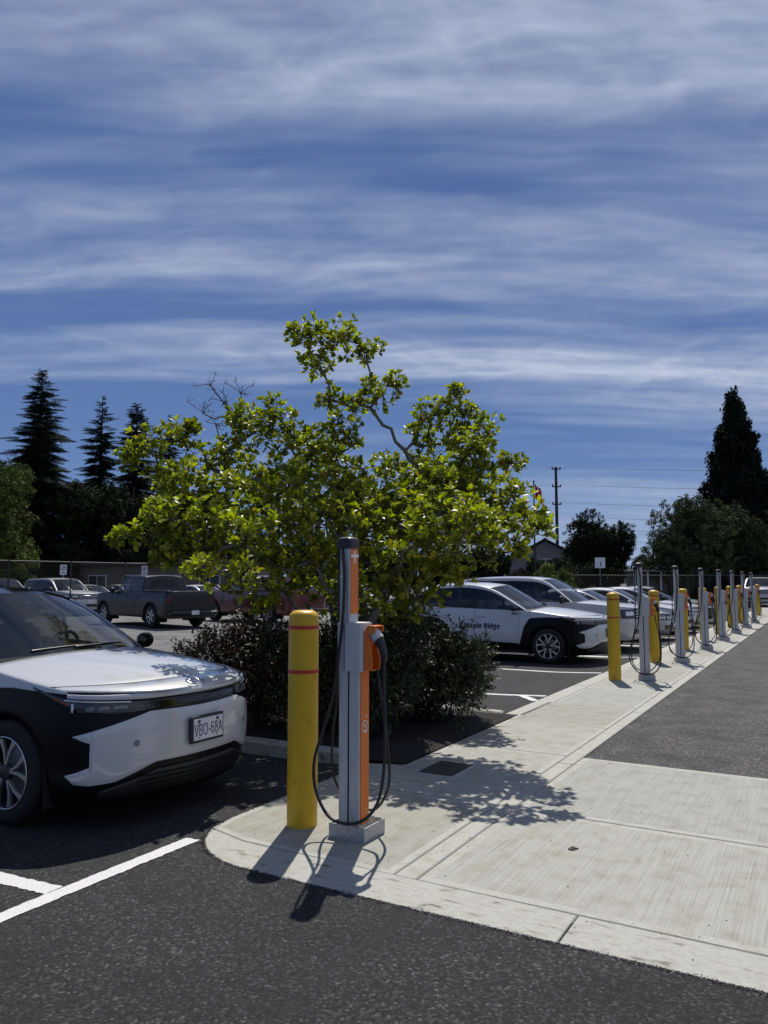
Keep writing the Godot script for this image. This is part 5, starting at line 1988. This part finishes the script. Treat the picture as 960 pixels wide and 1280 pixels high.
func shrub(label: String, lumps: Array, n: int, tones: Array, size: float, reach: float) -> void:
	var at := Vector3(lumps[0][0], 0.05, lumps[0][2])
	var s := thing("shrub", label, "shrub", at, 0.0, "shrubs in the planting bed")
	var xf := []
	var cols := []
	var stems := Acc.new()
	var total := 0.0
	for l in lumps:
		total += l[3] * l[3]
	for l in lumps:
		var c := Vector3(l[0], l[1], l[2])
		var count := int(n * l[3] * l[3] / total)
		# stems with twigs
		for k in 5:
			var foot := at + Vector3(rng.randfn(0, 0.12), 0, rng.randfn(0, 0.12))
			var d := Vector3(rng.randfn(), absf(rng.randfn()) * 0.8, rng.randfn()).normalized()
			var top: Vector3 = c + d * l[3] * 0.9
			stems.tube(curve_points([foot - at, foot.lerp(c, 0.6) + Vector3(rng.randfn(0, 0.06), 0, rng.randfn(0, 0.06)) - at, top - at], 4), [0.014, 0.012, 0.01, 0.008, 0.006, 0.005, 0.004, 0.003, 0.002], 5, false)
		var sprigs := maxi(1, count / 14)
		for k in sprigs:
			var d := Vector3(rng.randfn(), rng.randfn() * 0.85 + 0.15, rng.randfn()).normalized()
			var p: Vector3 = c + d * l[3] * (pow(rng.randf(), 0.35) + rng.randfn(0, 0.07))
			p.y = maxf(p.y, 0.12)
			var run := (d + Vector3(rng.randfn(), rng.randfn() + 0.6, rng.randfn()) * 0.5).normalized()
			stems.tube([p - at - run * 0.06, p - at + run * 0.12], [0.0025, 0.0015], 3, false)
			var tone: Color = tones[rng.randi() % tones.size()]
			for j in 14:
				var ld := (run * 0.6 + Vector3(rng.randfn(), rng.randfn(), rng.randfn()) * 0.7).normalized()
				xf.append(Transform3D(aim(ld, Vector3.UP, size * rng.randf_range(0.7, 1.25), rng.randfn(0, 0.5)), p - at + run * rng.randf_range(-0.05, 0.13)))
				var v := rng.randf_range(0.7, 1.35)
				cols.append(Color(tone.r * v, tone.g * v, tone.b * v))
	add("stems", stems, M.twig, s)
	multi("foliage", leaf_mesh(0.2, 0.05), M.bush_leaf, xf, cols, s)

func make_shrubs() -> void:
	rng.seed = 401
	var olive := [Color(0.022, 0.032, 0.010), Color(0.028, 0.042, 0.012), Color(0.05, 0.062, 0.018)]
	var reddish := [Color(0.03, 0.034, 0.012), Color(0.055, 0.03, 0.016), Color(0.10, 0.035, 0.02), Color(0.05, 0.06, 0.02)]
	shrub("dark shrub with reddish young leaves behind the front of the nearest car", [[-5.55, 0.60, -6.85, 0.5], [-6.1, 0.62, -6.75, 0.48], [-5.0, 0.55, -6.85, 0.45], [-5.75, 0.95, -6.95, 0.30], [-5.25, 0.9, -6.95, 0.3]], 30000, reddish, 0.042, 0.5)
	shrub("dense dark shrub directly behind the yellow bollard and nearest charging post", [[-4.5, 0.58, -7.1, 0.5], [-4.1, 0.55, -7.0, 0.42], [-4.6, 0.95, -7.3, 0.36], [-4.05, 0.92, -7.35, 0.34]], 28000, olive, 0.042, 0.5)
	shrub("large dark green shrub right of the nearest charging post, above the black soil", [[-4.15, 0.62, -8.2, 0.55], [-3.85, 0.66, -8.35, 0.45], [-3.75, 0.5, -8.0, 0.40], [-4.45, 1.0, -8.2, 0.40], [-4.3, 0.82, -8.35, 0.28], [-3.75, 0.6, -8.5, 0.31], [-4.6, 0.9, -8.0, 0.42]], 34000, olive + [Color(0.085, 0.10, 0.022)], 0.042, 0.5)
	shrub("dark shrub deep in the bed behind the tree stems", [[-5.6, 0.55, -8.3, 0.5], [-6.3, 0.55, -8.1, 0.5], [-5.0, 0.6, -8.5, 0.46]], 14000, olive, 0.05, 0.5)

# ---- trees of the background
func clump_mesh(leaf: float, n: int, seed_: int) -> ArrayMesh:
	var r := RandomNumberGenerator.new()
	r.seed = seed_
	var a := Acc.new()
	for k in n:
		var d := Vector3(r.randfn(), r.randfn() * 0.8, r.randfn()).normalized() * pow(r.randf(), 0.4)
		var b := aim(Vector3(r.randfn(), r.randfn(), r.randfn()), Vector3(r.randfn(), 1.0, r.randfn()), leaf * r.randf_range(0.6, 1.3))
		a.face([d + b * Vector3(0, 0, -0.5), d + b * Vector3(0.3, 0.06, 0), d + b * Vector3(0, 0, 0.55), d + b * Vector3(-0.3, 0.06, 0)])
	return a.mesh()

func broad_tree(label: String, at: Vector3, h: float, r: float, trunk_h: float, tone: Color, lobes := 16, density := 1.0, group := "trees beyond the lot", leaf_scale := 1.0) -> void:
	var t := thing("broadleaf_tree", label, "tree", at, 0.0, group)
	var ch := h - trunk_h
	var a := Acc.new()
	a.tube(curve_points([Vector3.ZERO, Vector3(rng.randfn(0, 0.1), trunk_h, rng.randfn(0, 0.1)), Vector3(rng.randfn(0, 0.2), trunk_h + ch * 0.45, rng.randfn(0, 0.2)), Vector3(rng.randfn(0, 0.2), h * 0.9, rng.randfn(0, 0.2))], 3), [h * 0.028, h * 0.026, h * 0.024, h * 0.022, h * 0.019, h * 0.015, h * 0.012, h * 0.009, h * 0.006, h * 0.003], 8, false)
	var xf := []
	var cols := []
	for k in lobes:
		var d := Vector3(rng.randfn(), rng.randfn(), rng.randfn()).normalized()
		var fr := rng.randf_range(0.45, 0.78)
		var c := Vector3(d.x * r * fr, trunk_h + ch * 0.5 + d.y * ch * 0.5 * fr, d.z * r * fr)
		var lr := rng.randf_range(0.28, 0.44) * minf(r, ch * 0.6)
		a.tube([Vector3(0, trunk_h + ch * 0.15, 0), c * Vector3(0.5, 0.9, 0.5), c], [h * 0.012, h * 0.007, h * 0.003], 5, false)
		var v := rng.randf_range(0.75, 1.3)
		for j in int(85 * density):
			var e := Vector3(rng.randfn(), rng.randfn(), rng.randfn()).normalized()
			var p := c + e * lr * pow(rng.randf(), 0.3) * rng.randf_range(0.9, 1.12)
			var s := rng.randf_range(0.16, 0.30) * (0.6 + 0.1 * r)
			xf.append(Transform3D(Basis.from_euler(Vector3(rng.randf() * TAU, rng.randf() * TAU, 0)).scaled(Vector3.ONE * s), p))
			var w := v * rng.randf_range(0.8, 1.25)
			cols.append(Color(tone.r * w, tone.g * w, tone.b * w))
	add("trunk", a, M.far_bark, t)
	multi("crown", M.clump, M.far_leaf, xf, cols, t)

func spray_mesh(seed_: int) -> ArrayMesh:
	# a drooping flat branch of needles, length 1 along +z
	var r := RandomNumberGenerator.new()
	r.seed = seed_
	var a := Acc.new()
	a.tube([Vector3.ZERO, Vector3(0, 0.03, 0.5), Vector3(0, -0.06, 1.0)], [0.02, 0.012, 0.003], 3, false)
	for k in 44:
		var u := 0.03 + 0.97 * k / 44.0
		var side := 1 if k % 2 else -1
		var len := 0.34 * (1.05 - u) * r.randf_range(0.6, 1.2) + 0.06
		var o := Vector3(0, 0.03 * sin(u * PI) - 0.06 * u, u)
		var d := Vector3(side * len, -len * r.randf_range(0.15, 0.5), len * r.randf_range(0.4, 0.8))
		var wdt := Vector3(0, 0.03, 0.05)
		a.face([o - wdt, o + d * 0.6 + Vector3(0, -0.02, -0.035), o + d])
		a.face([o + wdt, o + d, o + d * 0.6 + Vector3(0, 0.01, 0.045)])
		a.face([o - Vector3(0.02, 0, 0), o + Vector3(0.02, 0, 0.02), o + Vector3(side * 0.03, -len * 0.7, len * 0.25)])
	return a.mesh()

func conifer(label: String, at: Vector3, h: float, r: float, sparse: float, tone: Color, shape := 0.9, droop := 0.25, clear := 0.06) -> void:
	var t := thing("conifer_tree", label, "tree", at, 0.0, "conifers beyond the lot")
	var a := Acc.new()
	a.tube([Vector3.ZERO, Vector3(0, h * 0.5, 0), Vector3(0, h * 0.98, 0)], [h * 0.018, h * 0.011, 0.02], 8, false)
	add("trunk", a, M.far_bark, t)
	var xf := []
	var cols := []
	var y := h * clear
	while y < h * 0.985:
		var u := y / h
		var L := r * pow(1.0 - u, shape) + 0.18
		var n := int(lerpf(12.0, 6.0, u))
		var off := rng.randf() * TAU
		for k in n:
			if rng.randf() < sparse:
				continue
			var az := off + TAU * k / n + rng.randfn(0, 0.2)
			var len := L * rng.randf_range(0.4, 1.25)
			var d := Vector3(cos(az), lerpf(-droop, 0.25, pow(u, 2.0)) + rng.randfn(0, 0.08), sin(az)).normalized()
			var m := maxi(2, int(len / 0.55))
			for j in m + 1:
				var f := float(j) / (m + 1)
				var s := minf(len * 0.8, 0.55 + len * 0.30) * rng.randf_range(0.8, 1.25)
				var p := Vector3(0, y + rng.randfn(0, 0.06), 0) + d * len * f * 0.85
				var dd := (d + Vector3(rng.randfn(0, 0.22), -0.12 * f, rng.randfn(0, 0.22))).normalized()
				xf.append(Transform3D(aim(dd, Vector3.UP, s, rng.randfn(0, 0.3)), p))
				var w := rng.randf_range(0.7, 1.35)
				cols.append(Color(tone.r * w, tone.g * w, tone.b * w))
		y += h * 0.013 * rng.randf_range(0.8, 1.2)
	multi("crown", M.spray, M.conifer, xf, cols, t)

func redwood(label: String, at: Vector3, h: float, r: float, tone: Color) -> void:
	var t := thing("conifer_tree", label, "tree", at, 0.0, "conifers beyond the lot")
	var a := Acc.new()
	a.tube([Vector3.ZERO, Vector3(0, h * 0.3, 0), Vector3(0, h * 0.97, 0)], [h * 0.035, h * 0.022, 0.03], 9, false)
	add("trunk", a, M.far_bark, t)
	var xf := []
	var cols := []
	for k in 4200:
		var u := 1.0 - sqrt(rng.randf())
		var az := rng.randf() * TAU
		var lump := 0.86 + 0.14 * sin(az * 5.0 + u * 26.0) + 0.10 * sin(az * 3.0 - u * 41.0)
		var L: float = r * pow(1.0 - u, 0.82) * lump + 0.15
		var f := pow(rng.randf(), 0.3)
		var p := Vector3(cos(az) * L * f, h * (0.05 + 0.95 * u) + rng.randfn(0, 0.1), sin(az) * L * f)
		var s := rng.randf_range(0.28, 0.55)
		xf.append(Transform3D(Basis.from_euler(Vector3(rng.randf() * TAU, rng.randf() * TAU, 0)).scaled(Vector3(s, s * 1.2, s)), p))
		var w := rng.randf_range(0.7, 1.35)
		cols.append(Color(tone.r * w, tone.g * w, tone.b * w))
	multi("crown", M.clump, M.conifer, xf, cols, t)

func make_background() -> void:
	rng.seed = 900
	M.clump = clump_mesh(0.62, 30, 4)
	M.spray = spray_mesh(6)
	var dark := Color(0.018, 0.027, 0.012)
	conifer("tallest conifer at the far left, full dark branches", site(-24.9, 55), 17.2, 3.9, 0.05, dark, 0.8, 0.3)
	conifer("thin open conifer with drooping branches, second from the left", site(-22.3, 60), 16.4, 3.6, 0.35, dark, 0.95, 0.35)
	conifer("pointed conifer third from the left, against the sky", site(-20.2, 62), 16.2, 3.1, 0.1, dark, 0.7, 0.2)
	conifer("sparse conifer tip showing above the tree's left arm", site(-20.0, 71), 17.2, 3.0, 0.3, dark, 0.9, 0.3)
	conifer("conifer cut by the left edge of the picture", site(-29.0, 54), 11.5, 3.6, 0.1, dark, 0.8, 0.3)
	broad_tree("green rounded tree at the left edge in front of the conifers", site(-22.6, 44), 8.6, 3.3, 0.8, Color(0.085, 0.108, 0.024), 22, 1.3)
	var deep := Color(0.022, 0.031, 0.012)
	for b in [[-22.6, 56, 9.4, 3.6, "dark tree filling the gap below the two tallest left conifers"], [-18.8, 57, 9.6, 3.6, "dark tree below the third conifer from the left"], [-14.6, 60, 8.4, 3.6, "dark tree just left of the wide leafy tree's low arm"], [-11.0, 64, 6.2, 3.4, "low dark tree behind the dark pickup truck's bed"], [-6.5, 66, 5.6, 3.4, "low dark tree behind the red pickup truck"], [-2.0, 67, 5.2, 3.4, "low dark tree behind the nearest charging post's tip"], [3.0, 68, 5.2, 3.4, "low dark tree behind the wide tree's right half"], [8.0, 68, 5.0, 3.4, "low dark tree behind the white utility vehicle's roof"]]:
		broad_tree(b[4], site(b[0], b[1]), b[2], b[3], 0.3, deep, 16, 1.1)
	broad_tree("round dense dark tree right of the utility pole", site(19.6, 70), 8.3, 3.5, 0.6, Color(0.020, 0.030, 0.012), 22, 1.3)
	broad_tree("broad grey-green tree left of the tall redwood", site(24.6, 62), 8.3, 4.4, 0.6, Color(0.066, 0.084, 0.032), 28, 1.1)
	broad_tree("grey-green tree in front of the redwood's foot", site(28.6, 62), 7.6, 3.4, 0.5, Color(0.052, 0.068, 0.027), 20, 1.1)
	broad_tree("small yellow-green bush under the flagpole", site(11.6, 52), 2.9, 1.5, 0.2, Color(0.11, 0.13, 0.03), 12, 1.0)
	redwood("tall dense cone-shaped redwood at the right", site(34.6, 75), 20.4, 5.2, Color(0.012, 0.020, 0.010))
	conifer("small conifer tip left of the tall redwood", site(26.4, 68), 9.2, 2.2, 0.1, dark, 0.9, 0.2)
	conifer("conifer cut by the right edge of the picture", site(33.2, 62), 14.0, 2.6, 0.1, dark, 0.9, 0.25)
	# clipped line of low shrubs behind the right fence
	for k in 8:
		broad_tree(["low dark hedge shrub behind the right fence, leftmost of the line", "low dark hedge shrub behind the right fence, second from the left", "low dark hedge shrub behind the fence, right of the square white sign", "low dark hedge shrub behind the fence, above the second charging post", "low dark hedge shrub behind the fence, above the third charging post", "low dark hedge shrub behind the fence, above the fourth and fifth charging posts", "low dark hedge shrub behind the fence, above the last charging posts", "low dark hedge shrub behind the fence, rightmost of the line"][k], site(12.5 + k * 3.2, 64 + (k % 3)), 3.4 + 0.4 * (k % 2), 2.2, 0.1, deep, 12, 1.0, "hedge shrubs behind the right fence")
	make_buildings()
	make_posts()

func make_buildings() -> void:
	# low beige building beyond the fence
	var b := thing("low_building", "low beige building with dark roof behind the left fence", "building", site(-15.5, 51.5), 0.12)
	var a := Acc.new()
	a.box(Vector3(0, 1.3, -2.5), Vector3(12.5, 2.6, 5.0))
	add("wall", a, M.beige_wall, b)
	a = Acc.new()
	a.box(Vector3(0, 2.72, -2.5), Vector3(13.3, 0.22, 5.8), 0.04)
	add("roof", a, M.roof_dark, b)
	for k in 4:
		var x := -4.6 + k * 3.1
		a = Acc.new()
		a.box(Vector3(x, 1.45, 0.03), Vector3(1.6, 1.1, 0.08))
		var w := add("window", a, M.trim_white, b)
		for s in [-1, 1]:
			a = Acc.new()
			a.box(Vector3(x + s * 0.38, 1.45, 0.06), Vector3(0.68, 0.96, 0.05))
			add("pane", a, M.pane_dark, w)
	# gabled house far off by the utility pole
	b = thing("house", "grey gabled house below the utility pole", "house", site(18.0, 86), 0.3)
	a = Acc.new()
	a.prism([Vector2(-4.5, 0), Vector2(4.5, 0), Vector2(4.5, 3.6), Vector2(0, 6.0), Vector2(-4.5, 3.6)], -7.0, 0.0, Transform3D())
	add("wall", a, M.grey_wall, b)
	for s in [-1, 1]:
		a = Acc.new()
		a.box(Vector3(s * 2.45, 4.92, -3.5), Vector3(5.9, 0.16, 7.9), 0.0, Basis(Vector3.BACK, -s * 0.49))
		add("roof_slope", a, M.roof_dark, b)
	a = Acc.new()
	a.box(Vector3(0, 3.4, 0.05), Vector3(1.7, 1.3, 0.1))
	var w2 := add("window", a, M.trim_white, b)
	for s in [-1, 1]:
		a = Acc.new()
		a.box(Vector3(s * 0.4, 3.4, 0.09), Vector3(0.7, 1.1, 0.06))
		add("pane", a, M.pane_dark, w2)
	# pale shed with posts behind the right fence
	b = thing("garden_shed", "pale open-fronted shed behind the right fence", "shed", site(21.0, 60.0), 0.45)
	a = Acc.new()
	a.box(Vector3(0, 2.35, -1.0), Vector3(3.4, 0.14, 2.4), 0.02)
	add("roof", a, M.beige_wall, b)
	for k in 4:
		a = Acc.new()
		a.box(Vector3(-1.5 + k, 1.14, 0.0), Vector3(0.12, 2.28, 0.12), 0.01)
		add("post", a, M.trim_white, b)
	a = Acc.new()
	a.box(Vector3(0, 1.14, -2.1), Vector3(3.2, 2.28, 0.1))
	add("back_wall", a, M.grey_wall, b)

func chain_fence(label: String, p0: Vector3, p1: Vector3, h: float, spacing: float, mesh_step: float) -> void:
	var d := p1 - p0
	var L := d.length()
	var f := thing("chain_link_fence", label, "fence", p0, atan2(-d.z, d.x))
	var n := int(L / spacing)
	for k in n + 1:
		var a := Acc.new()
		a.tube([Vector3(k * spacing, -0.03, 0), Vector3(k * spacing, h + 0.05, 0)], [0.035], 8)
		add("post", a, M.dark_steel, f)
	for y in [h, 0.08]:
		var a := Acc.new()
		a.tube([Vector3(0, y, 0), Vector3(n * spacing, y, 0)], [0.024], 8)
		add("rail", a, M.dull_steel, f)
	var w := Acc.new()
	var Ln := n * spacing
	var x := -h
	while x < Ln:
		for s in [1, -1]:
			# diagonal wire clipped to the fence's length
			var x0 := maxf(x, 0.0)
			var x1 := minf(x + h, Ln)
			if x1 - x0 > 0.02:
				var y0 := x0 - x
				var y1 := x1 - x
				if s < 0:
					y0 = h - y0
					y1 = h - y1
				w.tube([Vector3(x0, y0, s * 0.004), Vector3(x1, y1, s * 0.004)], [0.0035], 3, false)
		x += mesh_step
	var m := add("wire_mesh", w, M.dark_steel, f)
	m.set_meta("kind", "stuff")

func post_sign(label: String, at: Vector3, turn: float, top: float, w: float, h: float, marked: bool) -> void:
	var s := thing("parking_sign", label, "sign", at, turn)
	var a := Acc.new()
	a.tube([Vector3(0, -0.03, -0.03), Vector3(0, top, -0.03)], [0.028], 8)
	add("post", a, M.steel, s)
	a = Acc.new()
	a.box(Vector3(0, top - h / 2, 0.004), Vector3(w, h, 0.008), 0.002)
	var b := add("board", a, M.sign_white, s)
	if marked:
		# ring, P and a strip
		a = Acc.new()
		var ring := []
		for k in 25:
			var t := TAU * k / 24
			ring.append(Vector3(cos(t) * w * 0.33, top - h * 0.36 + sin(t) * w * 0.33, 0.012))
		a.tube(ring, [w * 0.045], 6, false)
		a.box(Vector3(0, top - h * 0.8, 0.010), Vector3(w * 0.6, h * 0.10, 0.004))
		add("printed_ring", a, M.plate_ink, b)
		var t := put("printed_letter", text_mesh("P", w * 0.4, 0.004, "Droid Sans", 700), M.plate_ink, b, Vector3(0, top - h * 0.36, 0.012))
	else:
		a = Acc.new()
		a.box(Vector3(w * 0.08, top - h * 0.62, 0.011), Vector3(w * 0.10, h * 0.5, 0.006))
		add("printed_bar", a, M.plate_ink, b)

func make_posts() -> void:
	chain_fence("tall grey chain-link fence behind the dark pickup at left", site(-18.0, 31.0), site(-7.0, 48.5), 2.5, 3.1, 0.085)
	chain_fence("grey chain-link fence behind the charging stalls at right", site(12.5, 54.0), site(34.0, 60.0), 2.0, 3.0, 0.10)
	post_sign("white parking sign with a ring, left of the dark pickup above the far white vehicle", site(-16.7, 40.2), deg_to_rad(YAW), 2.45, 0.34, 0.52, true)
	post_sign("white parking sign above the dark pickup's cab roof", site(-13.9, 44.8), deg_to_rad(YAW), 2.48, 0.34, 0.52, true)
	post_sign("square white sign board on a post behind the right fence", site(15.35, 54.8), deg_to_rad(YAW), 3.25, 0.72, 0.74, false)
	# utility pole with arms, insulators and wires
	var p := thing("utility_pole", "tall dark wooden utility pole right of the flagpole", "pole", site(21.4, 95.0), deg_to_rad(YAW))
	var a := Acc.new()
	a.tube([Vector3(0, 0, 0), Vector3(0, 8, 0), Vector3(0, 15.7, 0)], [0.24, 0.2, 0.16], 9)
	add("post", a, M.wood_pole, p)
	for y in [15.4, 13.2, 11.0]:
		a = Acc.new()
		a.box(Vector3(0, y, 0.2), Vector3(1.1, 0.14, 0.12))
		var arm := add("cross_arm", a, M.wood_pole, p)
		for s in [-1, 1]:
			a = Acc.new()
			a.lathe([[0.0, 0.0], [0.07, 0.0], [0.09, 0.1], [0.05, 0.14], [0.08, 0.22], [0.0, 0.26]], Vector3(s * 0.5, y + 0.07, 0.2), 8)
			add("insulator", a, M.dark_steel, arm)
	var hs := [15.7, 13.5, 11.3, 9.6, 8.2, 6.9]
	for k in hs.size():
		for s in [-1, 1]:
			a = Acc.new()
			var path := []
			var far := site(21.4 + s * 62.0, 95.0 - s * 14.0) - site(21.4, 95.0)
			for j in 13:
				var u := j / 12.0
				var q := far.rotated(Vector3.UP, -deg_to_rad(YAW)) * u
				path.append(Vector3(q.x, hs[k] - 2.6 * 4.0 * u * (1.0 - u) * 0.5, q.z + 0.2))
			a.tube(path, [0.022], 4, false)
			add("wire", a, M.dark_steel, p)
	# flagpole with a limp flag of red and white
	var f := thing("flagpole", "grey flagpole with a limp red and white flag above the tree's right edge", "flagpole", site(11.75, 60.0), deg_to_rad(YAW))
	a = Acc.new()
	a.tube([Vector3(0, 0, 0), Vector3(0, 9.3, 0)], [0.085, 0.045], 8)
	add("post", a, M.dark_steel, f)
	a = Acc.new()
	a.lathe([[0.0, 9.28], [0.06, 9.3], [0.085, 9.37], [0.06, 9.44], [0.0, 9.46]], Vector3.ZERO, 10)
	add("finial", a, M.sign_blue, f)
	for part in [[0.0, 0.34, "flag_red", "flag_band"], [0.34, 0.66, "sign_white", "flag_field"], [0.66, 1.0, "flag_red", "flag_band"]]:
		var rows := []
		for j in 9:
			var u: float = lerpf(part[0], part[1], j / 8.0)
			var row := PackedVector3Array()
			for i in 9:
				var v := i / 8.0
				row.append(Vector3(0.06 + u * 0.55 + 0.05 * sin(u * 19.0 + v * 2.0), 9.15 - v * (1.15 - 0.15 * u) - u * 0.45 + 0.03 * sin(u * 11.0), 0.12 * sin(u * 17.0 + v * 1.5)))
			rows.append(row)
		a = Acc.new()
		a.grid(rows)
		add(part[3], a, M[part[2]], f)
	# leaf emblem in the middle of the flag
	a = Acc.new()
	a.prism([Vector2(0, -0.14), Vector2(0.03, -0.03), Vector2(0.12, -0.05), Vector2(0.08, 0.03), Vector2(0.13, 0.09), Vector2(0.05, 0.08), Vector2(0, 0.17), Vector2(-0.05, 0.08), Vector2(-0.13, 0.09), Vector2(-0.08, 0.03), Vector2(-0.12, -0.05), Vector2(-0.03, -0.03)], 0.125, 0.13, Transform3D(Basis(), Vector3(0.34, 8.42, 0.0)))
	add("flag_leaf", a, M.flag_red, f)

func make_litter() -> void:
	# a curled dry leaf and specks on the crossing
	rng.seed = 55
	var a := Acc.new()
	var rows := []
	for e in [[-0.03, 0.002, 0.006], [-0.012, 0.016, 0.010], [0.008, 0.012, 0.018], [0.028, 0.004, 0.008], [0.04, 0.001, 0.012]]:
		rows.append(PackedVector3Array([Vector3(e[0], e[2], -e[1]), Vector3(e[0], 0.001, 0), Vector3(e[0], e[2] * 0.8, e[1])]))
	a.grid(rows)
	var leaf := add("dry_leaf", a, M.dry_leaf, self)
	leaf.position = Vector3(-1.43, 0.0, -4.85)
	leaf.rotation.y = 0.7
	tag(leaf, "small curled dry leaf lying on the pale concrete crossing", "leaf")
	var xf := []
	var cols := []
	for k in 240:
		var x := rng.randf_range(-3.4, 1.2)
		var z := rng.randf_range(-8.6, -3.7)
		var s := rng.randf_range(0.002, 0.006)
		xf.append(Transform3D(Basis.from_euler(Vector3(rng.randf() * 6, rng.randf() * 6, 0)).scaled(Vector3(s, s * 0.6, s)), Vector3(x, s * 0.4, z)))
		var v := rng.randf_range(0.02, 0.2)
		cols.append(Color(v * 1.1, v, v * 0.8))
	var m := mat(Color.WHITE, 0.9)
	m.vertex_color_use_as_albedo = true
	var g := multi("grit", pebble(), m, xf, cols, self)
	tag(g, "scattered grit and specks on the concrete walk", "grit")
